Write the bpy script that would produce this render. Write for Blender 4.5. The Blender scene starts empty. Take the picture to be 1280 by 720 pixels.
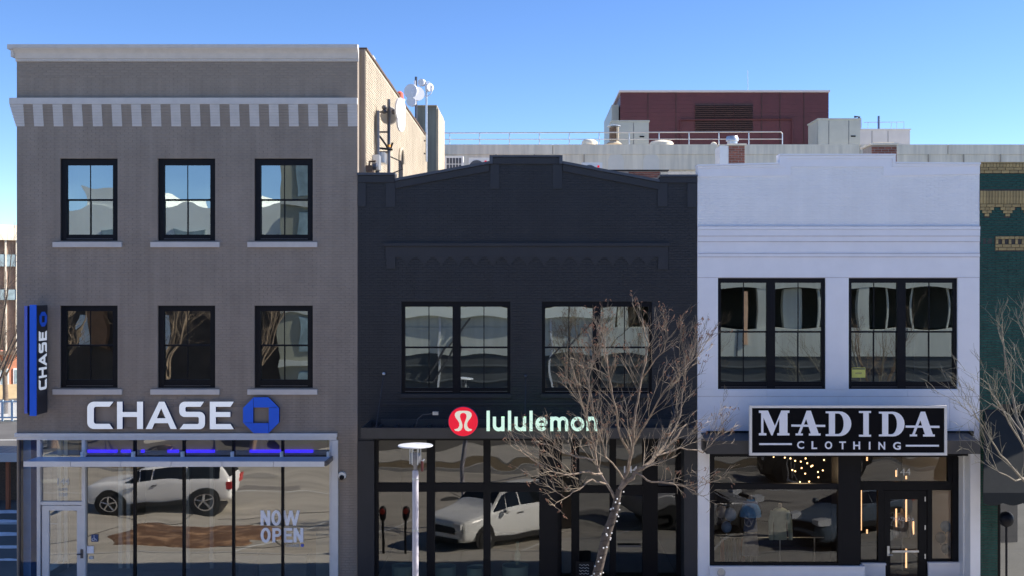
import bpy, math, random
from mathutils import Vector, Matrix, noise as mnoise
rnd = random.Random(7)
C = bpy.context.scene.collection
SC = bpy.context.scene

# ------------------------------------------------------------------ camera
F = 1372.0            # focal length in photo pixels (1280 wide)
D = 28.58             # camera to facade plane (m)
H = 8.06              # camera height (m): upper deck of the garage opposite
VX, VY = 662.0, 358.0 # vanishing point of the depth lines
cd = bpy.data.cameras.new('camera'); cam = bpy.data.objects.new('camera', cd); C.objects.link(cam)
cam.location = (0, -D, H); cam.rotation_euler = (math.pi/2, 0, 0)
cd.sensor_width = 36; cd.lens = 36*F/1280; cd.shift_x = -(VX-640)/1280; cd.shift_y = (VY-360)/1280
cd.clip_start = 0.1; cd.clip_end = 2000
SC.camera = cam
# ------------------------------------------------------------------ sky, sun, exposure
SUN = Vector((0.80, 0.15, 0.60)).normalized()
w = bpy.data.worlds.new("World"); SC.world = w; w.use_nodes = True
nt = w.node_tree; bg = nt.nodes['Background']
sky = nt.nodes.new('ShaderNodeTexSky'); sky.sky_type = 'NISHITA'; sky.sun_disc = False
sky.sun_elevation = math.asin(SUN.z); sky.sun_rotation = math.atan2(SUN.x, SUN.y)
sky.altitude = 1600; sky.air_density = 0.75; sky.dust_density = 0.15; sky.ozone_density = 1.5
hs = nt.nodes.new('ShaderNodeHueSaturation'); hs.inputs['Saturation'].default_value = 1.2; hs.inputs['Hue'].default_value = .508
nt.links.new(sky.outputs[0], hs.inputs['Color']); nt.links.new(hs.outputs[0], bg.inputs[0]); bg.inputs[1].default_value = 0.108
sd = bpy.data.lights.new('sun', 'SUN'); sd.energy = 4.6; sd.angle = math.radians(0.5); sd.color = (1, .93, .82)
so = bpy.data.objects.new('sun', sd); C.objects.link(so)
so.rotation_euler = (-SUN).to_track_quat('-Z', 'Y').to_euler()
SC.view_settings.view_transform = 'Standard'; SC.view_settings.look = 'None'
SC.view_settings.exposure = 1.15; SC.view_settings.gamma = 1
SC.cycles.max_bounces = 8; SC.cycles.transparent_max_bounces = 16

# ------------------------------------------------------------------ helpers
def at(px, py, Y=0.0):
    k = (D+Y)/F
    return ((px-VX)*k, H-(py-VY)*k)
def U(px, Y=0.0): return (px-VX)*(D+Y)/F
def V(py, Y=0.0): return H-(py-VY)*(D+Y)/F

def link(m, a, b): m.node_tree.links.new(a, b)
MATS = {}
def mat(name, col, rough=.7, var=.12, scale=3.0, bump=.0, bscale=60, metal=0, rand=0, streak=0, spec=.5, stretch=None, col2=None, thr=.5):
    if name in MATS: return MATS[name]
    m = bpy.data.materials.new(name); m.use_nodes = True; n = m.node_tree.nodes; b = n['Principled BSDF']
    b.inputs['Roughness'].default_value = rough; b.inputs['Metallic'].default_value = metal
    b.inputs['Specular IOR Level'].default_value = spec
    tc = n.new('ShaderNodeTexCoord'); mp = n.new('ShaderNodeMapping'); link(m, tc.outputs['Object'], mp.inputs[0])
    if stretch: mp.inputs['Scale'].default_value = stretch
    no = n.new('ShaderNodeTexNoise'); no.inputs['Scale'].default_value = scale; no.inputs['Detail'].default_value = 6; no.inputs['Roughness'].default_value = .6
    link(m, mp.outputs[0], no.inputs['Vector'])
    cr = n.new('ShaderNodeValToRGB'); cr.color_ramp.elements[0].position = .32; cr.color_ramp.elements[1].position = .68
    if col2:
        cr.color_ramp.elements[0].position = thr-.08; cr.color_ramp.elements[1].position = thr+.08
        cr.color_ramp.elements[0].color = (*col, 1); cr.color_ramp.elements[1].color = (*col2, 1)
    else:
        cr.color_ramp.elements[0].color = (*[c*(1-var) for c in col], 1); cr.color_ramp.elements[1].color = (*[min(1, c*(1+var)) for c in col], 1)
    link(m, no.outputs[0], cr.inputs[0]); out = cr.outputs[0]
    if streak:
        mp2 = n.new('ShaderNodeMapping'); mp2.inputs['Scale'].default_value = (3.0, 3.0, .25); link(m, tc.outputs['Object'], mp2.inputs[0])
        n2 = n.new('ShaderNodeTexNoise'); n2.inputs['Scale'].default_value = 1.5; n2.inputs['Detail'].default_value = 5; link(m, mp2.outputs[0], n2.inputs['Vector'])
        r2 = n.new('ShaderNodeMapRange'); r2.inputs[1].default_value = .35; r2.inputs[2].default_value = .65
        r2.inputs[3].default_value = 1-streak; r2.inputs[4].default_value = 1+streak*.6; link(m, n2.outputs[0], r2.inputs[0])
        vm = n.new('ShaderNodeVectorMath'); vm.operation = 'SCALE'; link(m, out, vm.inputs[0]); link(m, r2.outputs[0], vm.inputs['Scale']); out = vm.outputs[0]
    if rand:
        oi = n.new('ShaderNodeObjectInfo'); r3 = n.new('ShaderNodeMapRange'); r3.inputs[3].default_value = 1-rand; r3.inputs[4].default_value = 1+rand
        link(m, oi.outputs['Random'], r3.inputs[0]); vm = n.new('ShaderNodeVectorMath'); vm.operation = 'SCALE'
        link(m, out, vm.inputs[0]); link(m, r3.outputs[0], vm.inputs['Scale']); out = vm.outputs[0]
    link(m, out, b.inputs['Base Color'])
    if bump:
        bn = n.new('ShaderNodeTexNoise'); bn.inputs['Scale'].default_value = bscale; bn.inputs['Detail'].default_value = 4; link(m, mp.outputs[0], bn.inputs['Vector'])
        bp = n.new('ShaderNodeBump'); bp.inputs['Strength'].default_value = bump; bp.inputs['Distance'].default_value = .01
        link(m, bn.outputs[0], bp.inputs['Height']); link(m, bp.outputs[0], b.inputs['Normal'])
    MATS[name] = m; return m
def emis(name, col, s):
    if name in MATS: return MATS[name]
    m = bpy.data.materials.new(name); m.use_nodes = True; b = m.node_tree.nodes['Principled BSDF']
    b.inputs['Base Color'].default_value = (*[min(.8, c) for c in col], 1); b.inputs['Emission Color'].default_value = (*col, 1); b.inputs['Emission Strength'].default_value = s
    MATS[name] = m; return m
def glass(name, refl=.3, tint=(.6, .66, .62), wav=.02, wscale=1.2, gcol=(1, 1, 1)):
    """coated glazing: mirror-like reflection with a slight waviness over tinted transmission"""
    if name in MATS: return MATS[name]
    m = bpy.data.materials.new(name); m.use_nodes = True; n = m.node_tree.nodes; n.remove(n['Principled BSDF'])
    o = n['Material Output']; mx = n.new('ShaderNodeMixShader'); tr = n.new('ShaderNodeBsdfTransparent'); gl = n.new('ShaderNodeBsdfGlossy')
    tr.inputs[0].default_value = (*tint, 1); gl.inputs[0].default_value = (*gcol, 1); gl.inputs['Roughness'].default_value = .0
    fr = n.new('ShaderNodeFresnel'); fr.inputs[0].default_value = 1.5
    ma = n.new('ShaderNodeMath'); ma.operation = 'ADD'; ma.inputs[1].default_value = refl-.04; ma.use_clamp = True
    link(m, fr.outputs[0], ma.inputs[0]); link(m, ma.outputs[0], mx.inputs[0]); link(m, tr.outputs[0], mx.inputs[1]); link(m, gl.outputs[0], mx.inputs[2]); link(m, mx.outputs[0], o.inputs[0])
    tc = n.new('ShaderNodeTexCoord'); no = n.new('ShaderNodeTexNoise'); no.inputs['Scale'].default_value = wscale; no.inputs['Detail'].default_value = .6
    link(m, tc.outputs['Object'], no.inputs['Vector']); bp = n.new('ShaderNodeBump'); bp.inputs['Strength'].default_value = 1; bp.inputs['Distance'].default_value = wav
    link(m, no.outputs[0], bp.inputs['Height']); link(m, bp.outputs[0], gl.inputs['Normal'])
    MATS[name] = m; return m

ORG = {}
class MB:
    def __init__(s): s.v = []; s.f = []; s.smooth = False
    def add(s, vs, fs):
        o = len(s.v); s.v += [tuple(p) for p in vs]; s.f += [tuple(i+o for i in f) for f in fs]; return s
    def box(s, x0, x1, y0, y1, z0, z1):
        if x0 > x1: x0, x1 = x1, x0
        if y0 > y1: y0, y1 = y1, y0
        if z0 > z1: z0, z1 = z1, z0
        return s.add([(x0,y0,z0),(x1,y0,z0),(x1,y1,z0),(x0,y1,z0),(x0,y0,z1),(x1,y0,z1),(x1,y1,z1),(x0,y1,z1)],
            [(0,3,2,1),(4,5,6,7),(0,1,5,4),(1,2,6,5),(2,3,7,6),(3,0,4,7)])
    def prism(s, poly, y0, y1):          # poly: (x,z) outline, extruded from y0 (front) to y1
        a = sum(poly[i][0]*poly[(i+1) % len(poly)][1]-poly[(i+1) % len(poly)][0]*poly[i][1] for i in range(len(poly)))
        if a < 0: poly = poly[::-1]
        n = len(poly)
        return s.add([(x,y0,z) for x,z in poly]+[(x,y1,z) for x,z in poly],
            [tuple(range(n)), tuple(range(2*n-1, n-1, -1))]+[(i,i+n,(i+1)%n+n,(i+1)%n) for i in range(n)])
    def extrude_x(s, prof, x0, x1):      # prof: (y,z) outline
        n = len(prof)
        return s.add([(x0,y,z) for y,z in prof]+[(x1,y,z) for y,z in prof],
            [tuple(range(n)), tuple(range(2*n-1, n-1, -1))]+[(i,i+n,(i+1)%n+n,(i+1)%n) for i in range(n)])
    def tube(s, pts, rs, n=6, cap=True):
        pts = [Vector(p) for p in pts]
        if not hasattr(rs, '__len__'): rs = [rs]*len(pts)
        o = len(s.v); u = None
        for i, p in enumerate(pts):
            d = (pts[min(i+1, len(pts)-1)]-pts[max(i-1, 0)])
            d = d.normalized() if d.length > 1e-9 else Vector((0,0,1))
            if u is None: u = d.orthogonal().normalized()
            u = (u-d*u.dot(d)); u = u.normalized() if u.length > 1e-6 else d.orthogonal().normalized()
            v = d.cross(u)
            for k in range(n):
                a = 2*math.pi*k/n; q = p+(u*math.cos(a)+v*math.sin(a))*rs[i]; s.v.append(tuple(q))
        for i in range(len(pts)-1):
            for k in range(n):
                a = o+i*n+k; b = o+i*n+(k+1)%n; s.f.append((a, b, b+n, a+n))
        if cap:
            s.f.append(tuple(o+k for k in range(n-1,-1,-1))); q = o+(len(pts)-1)*n; s.f.append(tuple(q+k for k in range(n)))
        return s
    def lathe(s, prof, c, n=20, axis='Z', sx=1, sy=1):  # prof: (r, h)
        o = len(s.v); m = len(prof)
        for r, h in prof:
            for k in range(n):
                a = 2*math.pi*k/n; x = r*math.cos(a)*sx; y = r*math.sin(a)*sy
                p = (c[0]+x, c[1]+y, c[2]+h) if axis == 'Z' else ((c[0]+x, c[1]+h, c[2]+y) if axis == 'Y' else (c[0]+h, c[1]+x, c[2]+y))
                s.v.append(p)
        for i in range(m-1):
            for k in range(n):
                a = o+i*n+k; b = o+i*n+(k+1)%n; s.f.append((a, b, b+n, a+n))
        s.f.append(tuple(o+k for k in range(n-1,-1,-1))); q = o+(m-1)*n; s.f.append(tuple(q+k for k in range(n)))
        return s
    def ball(s, c, r, n=8, sz=1):
        return s.lathe([(max(1e-4, r*math.sin(math.pi*i/n)), -r*sz*math.cos(math.pi*i/n)) for i in range(n+1)], c, n+2)
    def build(s, name, m, parent=None, smooth=False, offs=None):
        me = bpy.data.meshes.new(name); org = Vector((0,0,0))
        if parent is not None: org = ORG[parent.name]
        vv = [(x-org.x, y-org.y, z-org.z) for x,y,z in s.v] if org.length > 0 else s.v
        me.from_pydata(vv, [], s.f); me.update()
        if smooth or s.smooth:
            me.polygons.foreach_set('use_smooth', [True]*len(me.polygons)); me.set_sharp_from_angle(angle=math.radians(40))
        if m: me.materials.append(m)
        o = bpy.data.objects.new(name, me); C.objects.link(o); ORG[o.name] = org
        if parent is not None: o.parent = parent
        return o
def thing(name, label, cat, loc=(0,0,0), group=None):
    o = bpy.data.objects.new(name, None); C.objects.link(o); o.location = loc; o.empty_display_size = .3
    o['label'] = label; o['category'] = cat
    if group: o['group'] = group
    ORG[o.name] = Vector(loc); return o
def tag(o, label, cat, group=None):
    o['label'] = label; o['category'] = cat
    if group: o['group'] = group
    return o
def struct(name, mb, m, smooth=False):
    o = mb.build(name, m, None, smooth); o['kind'] = 'structure'; return o
def stuff(o): o['kind'] = 'stuff'; return o
def copy_tree(o, parent=None):
    c = o.copy(); C.objects.link(c); ORG[c.name] = ORG[o.name]
    if parent is not None: c.parent = parent
    for ch in list(o.children): copy_tree(ch, c)
    return c

def wall_cells(mb, x0, x1, z0, z1, holes, yf, yb):
    xs = sorted({x0, x1, *[min(max(h[0], x0), x1) for h in holes], *[min(max(h[1], x0), x1) for h in holes]})
    zs = sorted({z0, z1, *[min(max(h[2], z0), z1) for h in holes], *[min(max(h[3], z0), z1) for h in holes]})
    nx, nz = len(xs)-1, len(zs)-1
    def solid(i, j):
        if i < 0 or j < 0 or i >= nx or j >= nz: return False
        cx, cz = (xs[i]+xs[i+1])/2, (zs[j]+zs[j+1])/2
        return not any(h[0] < cx < h[1] and h[2] < cz < h[3] for h in holes)
    for i in range(nx):
        for j in range(nz):
            if not solid(i, j): continue
            a, b, c, d = xs[i], xs[i+1], zs[j], zs[j+1]
            mb.add([(a,yf,c),(b,yf,c),(b,yf,d),(a,yf,d)], [(0,1,2,3)]); mb.add([(a,yb,c),(b,yb,c),(b,yb,d),(a,yb,d)], [(3,2,1,0)])
            if not solid(i-1, j): mb.add([(a,yf,c),(a,yf,d),(a,yb,d),(a,yb,c)], [(0,1,2,3)])
            if not solid(i+1, j): mb.add([(b,yf,c),(b,yf,d),(b,yb,d),(b,yb,c)], [(3,2,1,0)])
            if not solid(i, j-1): mb.add([(a,yf,c),(b,yf,c),(b,yb,c),(a,yb,c)], [(3,2,1,0)])
            if not solid(i, j+1): mb.add([(a,yf,d),(b,yf,d),(b,yb,d),(a,yb,d)], [(0,1,2,3)])
    return mb

def sub_intervals(iv, cuts):
    for c0, c1 in cuts:
        out = []
        for a, b in iv:
            if c1 <= a or c0 >= b: out.append((a, b)); continue
            if c0 > a: out.append((a, c0))
            if c1 < b: out.append((c1, b))
        iv = out
    return iv
def brick_list(z0, z1, allowed, bl=.208, bh=.0555, j=.012, hj=.005):
    """running bond: returns (u0,u1,v0,v1)"""
    out = []; z = z0; r = 0
    while z+bh <= z1+1e-4:
        for a, b in allowed(z, z+bh):
            k = math.floor(a/(bl+hj)); 
            off = (bl+hj)/2 if r % 2 else 0
            u = k*(bl+hj)-off
            while u < b:
                p, q = max(u, a), min(u+bl, b)
                if q-p > .03: out.append((p, q, z, z+bh))
                u += bl+hj
        z += bh+j; r += 1
    return out
def brick_stuff(bricks, M, parent, mp, proud=.004, name='brick', jit=.0022, seed=3):
    r = random.Random(seed); mb = MB()
    for a, b, c, d in bricks:
        p = proud+r.uniform(-jit, jit); e = .0035
        t = r.uniform(-.0015, .0015)
        pts = [mp(a,c,.006), mp(b,c,.006), mp(b,d,.006), mp(a,d,.006), mp(a+e,c+e+t,-p), mp(b-e,c+e,-p), mp(b-e,d-e+t,-p), mp(a+e,d-e,-p)]
        mb.add(pts, [(4,5,6,7),(0,1,5,4),(1,2,6,5),(2,3,7,6),(3,0,4,7)])
    o = mb.build(name, M, parent); return stuff(o)
def brick_parts(bricks, M, parent, yf=0.0, proud=.004, seed=5, jit=.0022):
    r = random.Random(seed); cache = {}; org = ORG[parent.name]
    for a, b, c, d in bricks:
        key = (round(b-a, 2), round(d-c, 3))
        if key not in cache:
            l, h = key[0]/2, key[1]/2; e = .0035; mb = MB()
            mb.add([(-l,.01,-h),(l,.01,-h),(l,.01,h),(-l,.01,h),(-l+e,0,-h+e),(l-e,0,-h+e),(l-e,0,h-e),(-l+e,0,h-e)], [(4,5,6,7),(0,1,5,4),(1,2,6,5),(2,3,7,6),(3,0,4,7)])
            me = bpy.data.meshes.new('brick'); me.from_pydata(mb.v, [], mb.f); me.materials.append(M); cache[key] = me
        o = bpy.data.objects.new('brick', cache[key]); C.objects.link(o); o.parent = parent
        o.location = Vector(((a+b)/2, yf-proud+r.uniform(-jit, jit), (c+d)/2))-org
FRONT = lambda u, v, w: (u, w, v)

def pane(parent, x0, x1, z0, z1, y, m, pillow=.002, n=10, tilt=0, seed=0):
    mb = MB(); r = random.Random(seed*7+int(x0*100)+int(z0*37)); tx = r.uniform(-1,1)*tilt; tz = r.uniform(-1,1)*tilt; k = r.uniform(.6, 1.3)*pillow
    for j in range(n+1):
        for i in range(n+1):
            a = i/n*2-1; b = j/n*2-1
            mb.v.append((x0+(x1-x0)*i/n, y+k*(1-a*a)*(1-b*b)+tx*a+tz*b, z0+(z1-z0)*j/n))
    for j in range(n):
        for i in range(n):
            q = j*(n+1)+i; mb.f.append((q, q+1, q+n+2, q+n+1))
    o = mb.build('pane', m, parent); o.data.polygons.foreach_set('use_smooth', [True]*len(o.data.polygons)); return o

def sash_window(parent, x0, x1, z0, z1, cols, zt, zm, zb, mf, mg, rec=.06, sill=None, msill=None, pillow=.0022, seedn=0, munt=True):
    """black frame; cols = [(glass x0, x1), ...]; zt/zm/zb glass top, meeting rail, glass bottom"""
    fr = MB(); y0, y1 = rec, rec+.10
    fr.box(x0, cols[0][0], y0, y1, z0, z1); fr.box(cols[-1][1], x1, y0, y1, z0, z1)
    for i in range(len(cols)-1): fr.box(cols[i][1], cols[i+1][0], y0, y1, z0, z1)
    for a, b in cols:
        fr.box(a, b, y0+.004, y1, zt, z1); fr.box(a, b, y0+.012, y1, z0, zb-.05); fr.box(a, b, y0+.022, y1, zb-.05, zb)
    wn = fr.build('window', mf, parent)
    rail = MB()
    for a, b in cols: rail.box(a, b, y0+.018, y1-.01, zm-.022, zm+.022)
    rail.build('meeting_rail', mf, wn)
    for a, b in cols:
        c = (a+b)/2
        if munt: MB().box(c-.011, c+.011, y0+.045, y1-.025, zb, zt).build('muntin', mf, wn)
        pane(wn, a, b, zm, zt, y0+.055, mg, pillow, seed=seedn); pane(wn, a, b, zb, zm, y0+.08, mg, pillow, seed=seedn+1)
    # bright aluminium sub-sill
    s = MB()
    for a, b in cols: s.box(a, b, y0-.012, y0+.008, z0+.045, z0+.06)
    s.build('sash_trim', M_dkmetal, wn)
    if sill:
        MB().box(sill[0], sill[1], -.07, rec-.002, sill[2], sill[3]).build('sill', msill, wn)
    return wn

def text_obj(name, s, m, parent, x0, x1, z0, z1, y, depth=.01, spacing=1.0, normal='front', bold=0):
    cu = bpy.data.curves.new(name, 'FONT'); cu.body = s; cu.extrude = depth/2; cu.space_character = spacing; cu.offset = bold; cu.resolution_u = 3
    cu.align_x = 'LEFT'
    t = bpy.data.objects.new('tmp', cu); C.objects.link(t); dg = bpy.context.evaluated_depsgraph_get(); dg.update()
    me = bpy.data.meshes.new_from_object(t.evaluated_get(dg)); bpy.data.objects.remove(t)
    xs = [v.co.x for v in me.vertices]; ys = [v.co.y for v in me.vertices]
    if not xs: return None
    sx = (x1-x0)/(max(xs)-min(xs)); sz = (z1-z0)/(max(ys)-min(ys)); mx, mz = min(xs), min(ys)
    org = ORG[parent.name] if parent else Vector()
    for v in me.vertices:
        v.co = Vector((x0+(v.co.x-mx)*sx, y-v.co.z, z0+(v.co.y-mz)*sz))-org
    me.materials.clear(); me.materials.append(m); me.name = name
    o = bpy.data.objects.new(name, me); C.objects.link(o); ORG[o.name] = org
    if parent: o.parent = parent
    return o

def arc(cx, cy, rx, ry, a0, a1, n=6):
    return [(cx+rx*math.cos(math.radians(a0+(a1-a0)*i/n)), cy+ry*math.sin(math.radians(a0+(a1-a0)*i/n))) for i in range(n+1)]

# ------------------------------------------------------------------ materials
M_grey   = mat('painted_brick_taupe', (.285,.236,.198), .8, .08, 1.2, .25, 120, streak=.09, rand=.05)
M_white_trim = mat('painted_white_trim', (.56,.52,.50), .6, .06, 4, .1, 80)
M_sidebrick = mat('cream_side_brick', (.44,.375,.29), .85, .10, 1.0, .3, 120, streak=.12)
M_navy   = mat('painted_brick_navy', (.021,.0215,.026), .6, .12, 1.4, .3, 120, streak=.12)
M_navy2  = mat('painted_trim_navy', (.0235,.024,.030), .55, .10, 2.0, .15, 90)
M_whiteb = mat('painted_brick_white', (.86,.845,.85), .7, .03, 1.3, .15, 120, streak=.015)
M_whitep = mat('painted_panel_white', (.86,.84,.87), .5, .03, 1.5, .1, 60)
M_green  = mat('glazed_brick_green', (.020,.080,.064), .5, .25, 5, .3, 90, streak=.15, spec=.25)
M_yellow = mat('glazed_brick_yellow', (.36,.26,.11), .55, .2, 7, .3, 90, rand=.18)
M_mortar = mat('dark_mortar', (.07,.065,.06), .9, .2, 8)
M_black  = mat('black_window_frame', (.006,.006,.009), .5, .1, 4, spec=.2)
M_dkmetal= mat('dark_aluminium', (.10,.10,.115), .35, .1, 6, metal=.6)
M_alu    = mat('white_aluminium', (.68,.67,.68), .35, .04, 4)
M_charc  = mat('charcoal_awning_metal', (.045,.042,.043), .45, .12, 3)
M_red    = mat('brick_red', (.26,.10,.07), .85, .25, 9, .3, 80, rand=.2)
M_concrete = mat('cream_concrete', (.84,.75,.60), .85, .06, .6, .15, 20, streak=.13)
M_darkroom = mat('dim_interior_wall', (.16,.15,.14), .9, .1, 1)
M_floor  = mat('interior_floor', (.34,.31,.28), .6, .1, 2)
M_roof   = mat('roof_membrane', (.35,.34,.32), .9, .1, 1)
M_metal  = mat('galvanised_metal', (.55,.56,.58), .35, .1, 5, metal=.7)
M_greybox= mat('rooftop_unit_paint', (.36,.39,.38), .5, .05, 2, .05, 20)
M_rust   = mat('rusted_steel', (.12,.075,.05), .7, .3, 14, .3, 60)
M_maroon = mat('maroon_metal_siding', (.088,.021,.026), .5, .12, 1.5)
M_louver = mat('dark_louver', (.055,.025,.024), .6, .2, 4)
M_white  = mat('white_plastic', (.78,.78,.78), .4, .03, 3)
M_blue   = mat('sign_blue', (.008,.12,.74), .3, .04, 2)
M_bluedk = mat('sign_blue_violet', (.10,.15,.60), .35, .08, 3)
G_up  = glass('upper_window_glass', .33, (.50,.54,.52), .0, .9, (.86,.96,.96))
G_up2 = glass('upper_window_glass_wavy', .34, (.50,.54,.52), .0045, 1.0, (.86,.96,.98))
G_shop= glass('shop_glass', .25, (.62,.66,.64), .012, .7, (1,.98,.93))
G_clear=glass('clear_shop_glass', .05, (.80,.86,.88), .005, .7)
G_shop2= glass('navy_shop_glass', .135, (.62,.66,.64), .010, .8, (1,.98,.95))
G_dark= glass('dark_shop_glass', .075, (.60,.62,.62), .014, .8, (.95,.97,1))

# ================================================================== SETTING: ground
gm = mat('asphalt_patchy', (.105,.10,.095), .9, .2, .35, .4, 40)
struct('ground', MB().add([(-700,-300,0),(700,-300,0),(700,900,0),(-700,900,0)], [(0,1,2,3)]), gm)
road_m = mat('sunlit_concrete_road', (.38,.35,.30), .9, .22, .9, .3, 30, stretch=(.35,1.6,1))
struct('road', MB().box(-60, 60, -19.5, -4.15, -.3, .006), road_m)
walk_m = mat('sidewalk_concrete', (.42,.40,.36), .9, .08, 1.2, .2, 40)
sw = MB(); x = -15.5
while x < 40: sw.box(x+.006, x+1.494, -3.98, -2.02, -.2, .128); sw.box(x+.006, x+1.494, -1.99, -.02, -.2, .128); x += 1.5
struct('sidewalk', sw, walk_m)
struct('kerb', MB().box(-15.6, 40, -4.14, -4.0, -.2, .135), mat('kerb_stone', (.40,.39,.37), .85, .1, 3, .2, 40))
struct('far_sidewalk', MB().box(-60, 60, -24.5, -21.2, -.2, .13), walk_m)
struct('dry_grass_verge', MB().box(-60, 60, -21.18, -19.6, -.2, .11), mat('dry_grass', (.15,.115,.07), .95, .35, 6, .6, 60))
ln = mat('road_paint', (.6,.6,.58), .8, .12, 20)
mk = MB()
for i in range(8): mk.add([(-9+i*2.9-.05,-4.4,.012),(-9+i*2.9+.05,-4.4,.012),(-9+i*2.9+2.1,-9.2,.012),(-9+i*2.9+2.0,-9.2,.012)], [(0,1,2,3)])
mk.box(-58, 58, -14.05, -13.93, .007, .012)
struct('road_marking', mk, ln)
rd_ = random.Random(5)
for i in range(16):
    x = rd_.uniform(-18, 14); y = rd_.uniform(-18, -5); a, b = rd_.uniform(.5, 2.2), rd_.uniform(.3, 1.0)
    struct('asphalt_patch', MB().add([(x,y,.009+i*.0002),(x+a,y+rd_.uniform(-.1,.1),.009+i*.0002),(x+a+rd_.uniform(-.3,.3),y+b,.009+i*.0002),(x+rd_.uniform(-.3,.3),y+b,.009+i*.0002)], [(0,1,2,3)]), mat('asphalt_repair_%d' % (i % 3), [(.16,.15,.14),(.24,.22,.20),(.30,.28,.25)][i % 3], .9, .2, 4))
tc_ = MB()
for i in range(26):
    x = rd_.uniform(-20, 16); y = rd_.uniform(-19, -5); ang = rd_.choice([0, 0, math.pi/2])+rd_.uniform(-.5, .5); pts = [(x, y, .008)]
    for k in range(9): ang += rd_.uniform(-.45, .45); pts.append((pts[-1][0]+math.cos(ang)*.45, pts[-1][1]+math.sin(ang)*.45, .008))
    tc_.tube(pts, .016, 4)
o = tc_.build('tar_crack', mat('tar', (.03,.03,.03), .6, .1, 3)); o['kind'] = 'stuff'; o['label'] = 'dark tar filled cracks in the road'
struct('far_kerb', MB().box(-60, 60, -19.59, -19.5, -.1, .14), mat('kerb_stone', (.40,.39,.37), .85, .1, 3, .2, 40))
struct('manhole_cover', MB().lathe([(.35,0),(.35,.006)], (-3.0,-12.4,.007), 24), mat('manhole_iron', (.06,.055,.05), .6, .2, 20))
# planting bed of brown mulch between the walk and the parked white car
def blob_sheet(cx, cy, rx, ry, z, h, n=46, m=18, seed=1, sq=.6, amp=.13):
    mb = MB()
    for j in range(m+1):
        t = j/m
        for i in range(n):
            a = 2*math.pi*i/n; c, s = math.cos(a), math.sin(a)
            R = 1+(.45 if n == 30 else amp)*mnoise.noise(Vector((c*1.7+seed, s*1.7, 3.1)))+.4*amp*mnoise.noise(Vector((c*6, s*6+seed, 1)))
            k = 1/max(abs(c), abs(s))**sq
            x = cx+rx*c*k*R*t; y = cy+ry*s*k*R*t
            mb.v.append((x, y, z+h*(1-t**3)*(.7+.9*mnoise.noise(Vector((x*1.3, y*1.3, seed))))+(0 if t < 1 else -.03)))
    for j in range(m):
        for i in range(n):
            a = j*n+i; b = j*n+(i+1)%n; mb.f.append((a, b, b+n, a+n))
    return mb
mulch = mat('brown_mulch', (.13,.065,.032), .95, .5, 2.2, 1, 30, col2=(.34,.20,.11), thr=.55)
struct('mulch_bed', blob_sheet(-10.7, -6.85, 2.5, 1.7, .03, .10, 60, 30, seed=2, amp=.30), mulch, True)
snow = mat('old_snow', (.72,.74,.80), .8, .1, 4, .4, 20)
for i, (px, py, rx, ry) in enumerate([(-8,640,1.6,.5),(14,652,1.3,.28),(-5,668,1.8,.35),(12,684,1.0,.22),(20,700,.8,.15)]):
    Yd = H*F/(py-VY)-D
    struct('snow_patch', blob_sheet(U(px, Yd), Yd, rx*.7, ry*.7, .012, .04, 30, 6, seed=i*3.3+1, sq=.2), snow, True)
# side street on the left
struct('side_street_pavement', MB().box(-70, -14.5, 36.8, 47, -.2, .12), mat('pale_far_pavement', (.60,.56,.48), .9, .08, .5))
struct('road_marking', MB().box(-60, -15, 28.9, 29.1, .001, .006), ln)
struct('road_marking', MB().box(-60, -14.5, 8.6, 8.75, .001, .006), ln)

# ================================================================== BUILDING A: taupe bank
bk = thing('bank_building', 'three storey taupe painted brick building with white cornice and white striped corbel band', 'building', (U(234), 0, 0))
ax0, ax1 = U(21), U(447); atop = V(76)
wx = [(75,147),(197,269),(318,391)]
rows = [(198,301),(382,485)]
holesA = [(U(a), U(b), V(d), V(c)) for a, b in wx for c, d in rows]
shop = (U(23), U(421), 0, V(541))
wall = MB(); wall_cells(wall, ax0, ax1, 0, V(60), holesA+[(shop[0], shop[1], -1, shop[3])], 0, .28)
wall.build('wall', M_grey, bk)
def allowA(z0, z1):
    iv = [(ax0, ax1)]
    cuts = [(h[0], h[1]) for h in holesA if h[2]-.001 < z1 and h[3]+.001 > z0]
    cuts += [(U(a-8), U(b+6)) for a, b in wx for c, d in rows if V(d+8.5) < z1 and V(d+1.5) > z0]
    if z0 < shop[3]: cuts.append((ax0-1, ax1-.55)); 
    if z1 > V(158) and z0 < V(122.5): cuts.append((ax0-1, ax1+1))
    return sub_intervals(iv, cuts)
BA = brick_list(.0, V(77), allowA)
top = [b for b in BA if b[2] > V(123) and b[2] > V(97)]
top = sorted(top, key=lambda b: (-b[2], b[0]))[:300]; ts = set(top)
brick_parts(top, M_grey, bk, proud=.007, jit=.003)
brick_stuff([b for b in BA if b not in ts], M_grey, bk, FRONT, proud=.007, jit=.0025)
# cornice, crown profile
cz0, cz1 = V(77), V(57.5)
prof = [(.02,cz0),(-.03,cz0),(-.035,cz0+.07),(-.06,cz0+.08),(-.07,cz0+.13),(-.10,cz0+.2),(-.15,cz0+.26),(-.19,cz0+.29),(-.195,cz0+.31),(-.22,cz0+.315),(-.22,cz1),(.02,cz1+.02)]
co = MB().extrude_x(prof, ax0-.02, ax1+.03).build('cornice', M_white_trim, bk)
cs = MB()
i = 0; x = ax0
while x < ax1-.02: cs.box(x, x+.035, -.045, -.02, cz0+.012, cz0+.06); x += .07
stuff(cs.build('dentil', M_white_trim, co))
MB().box(ax0-.15, ax0-.0205, -.22, .5, cz1-.12, cz1-.001).box(ax0-.09, ax0-.0205, -.15, .5, cz0+.1, cz1-.121).build('cornice_return', M_white_trim, co)
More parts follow.
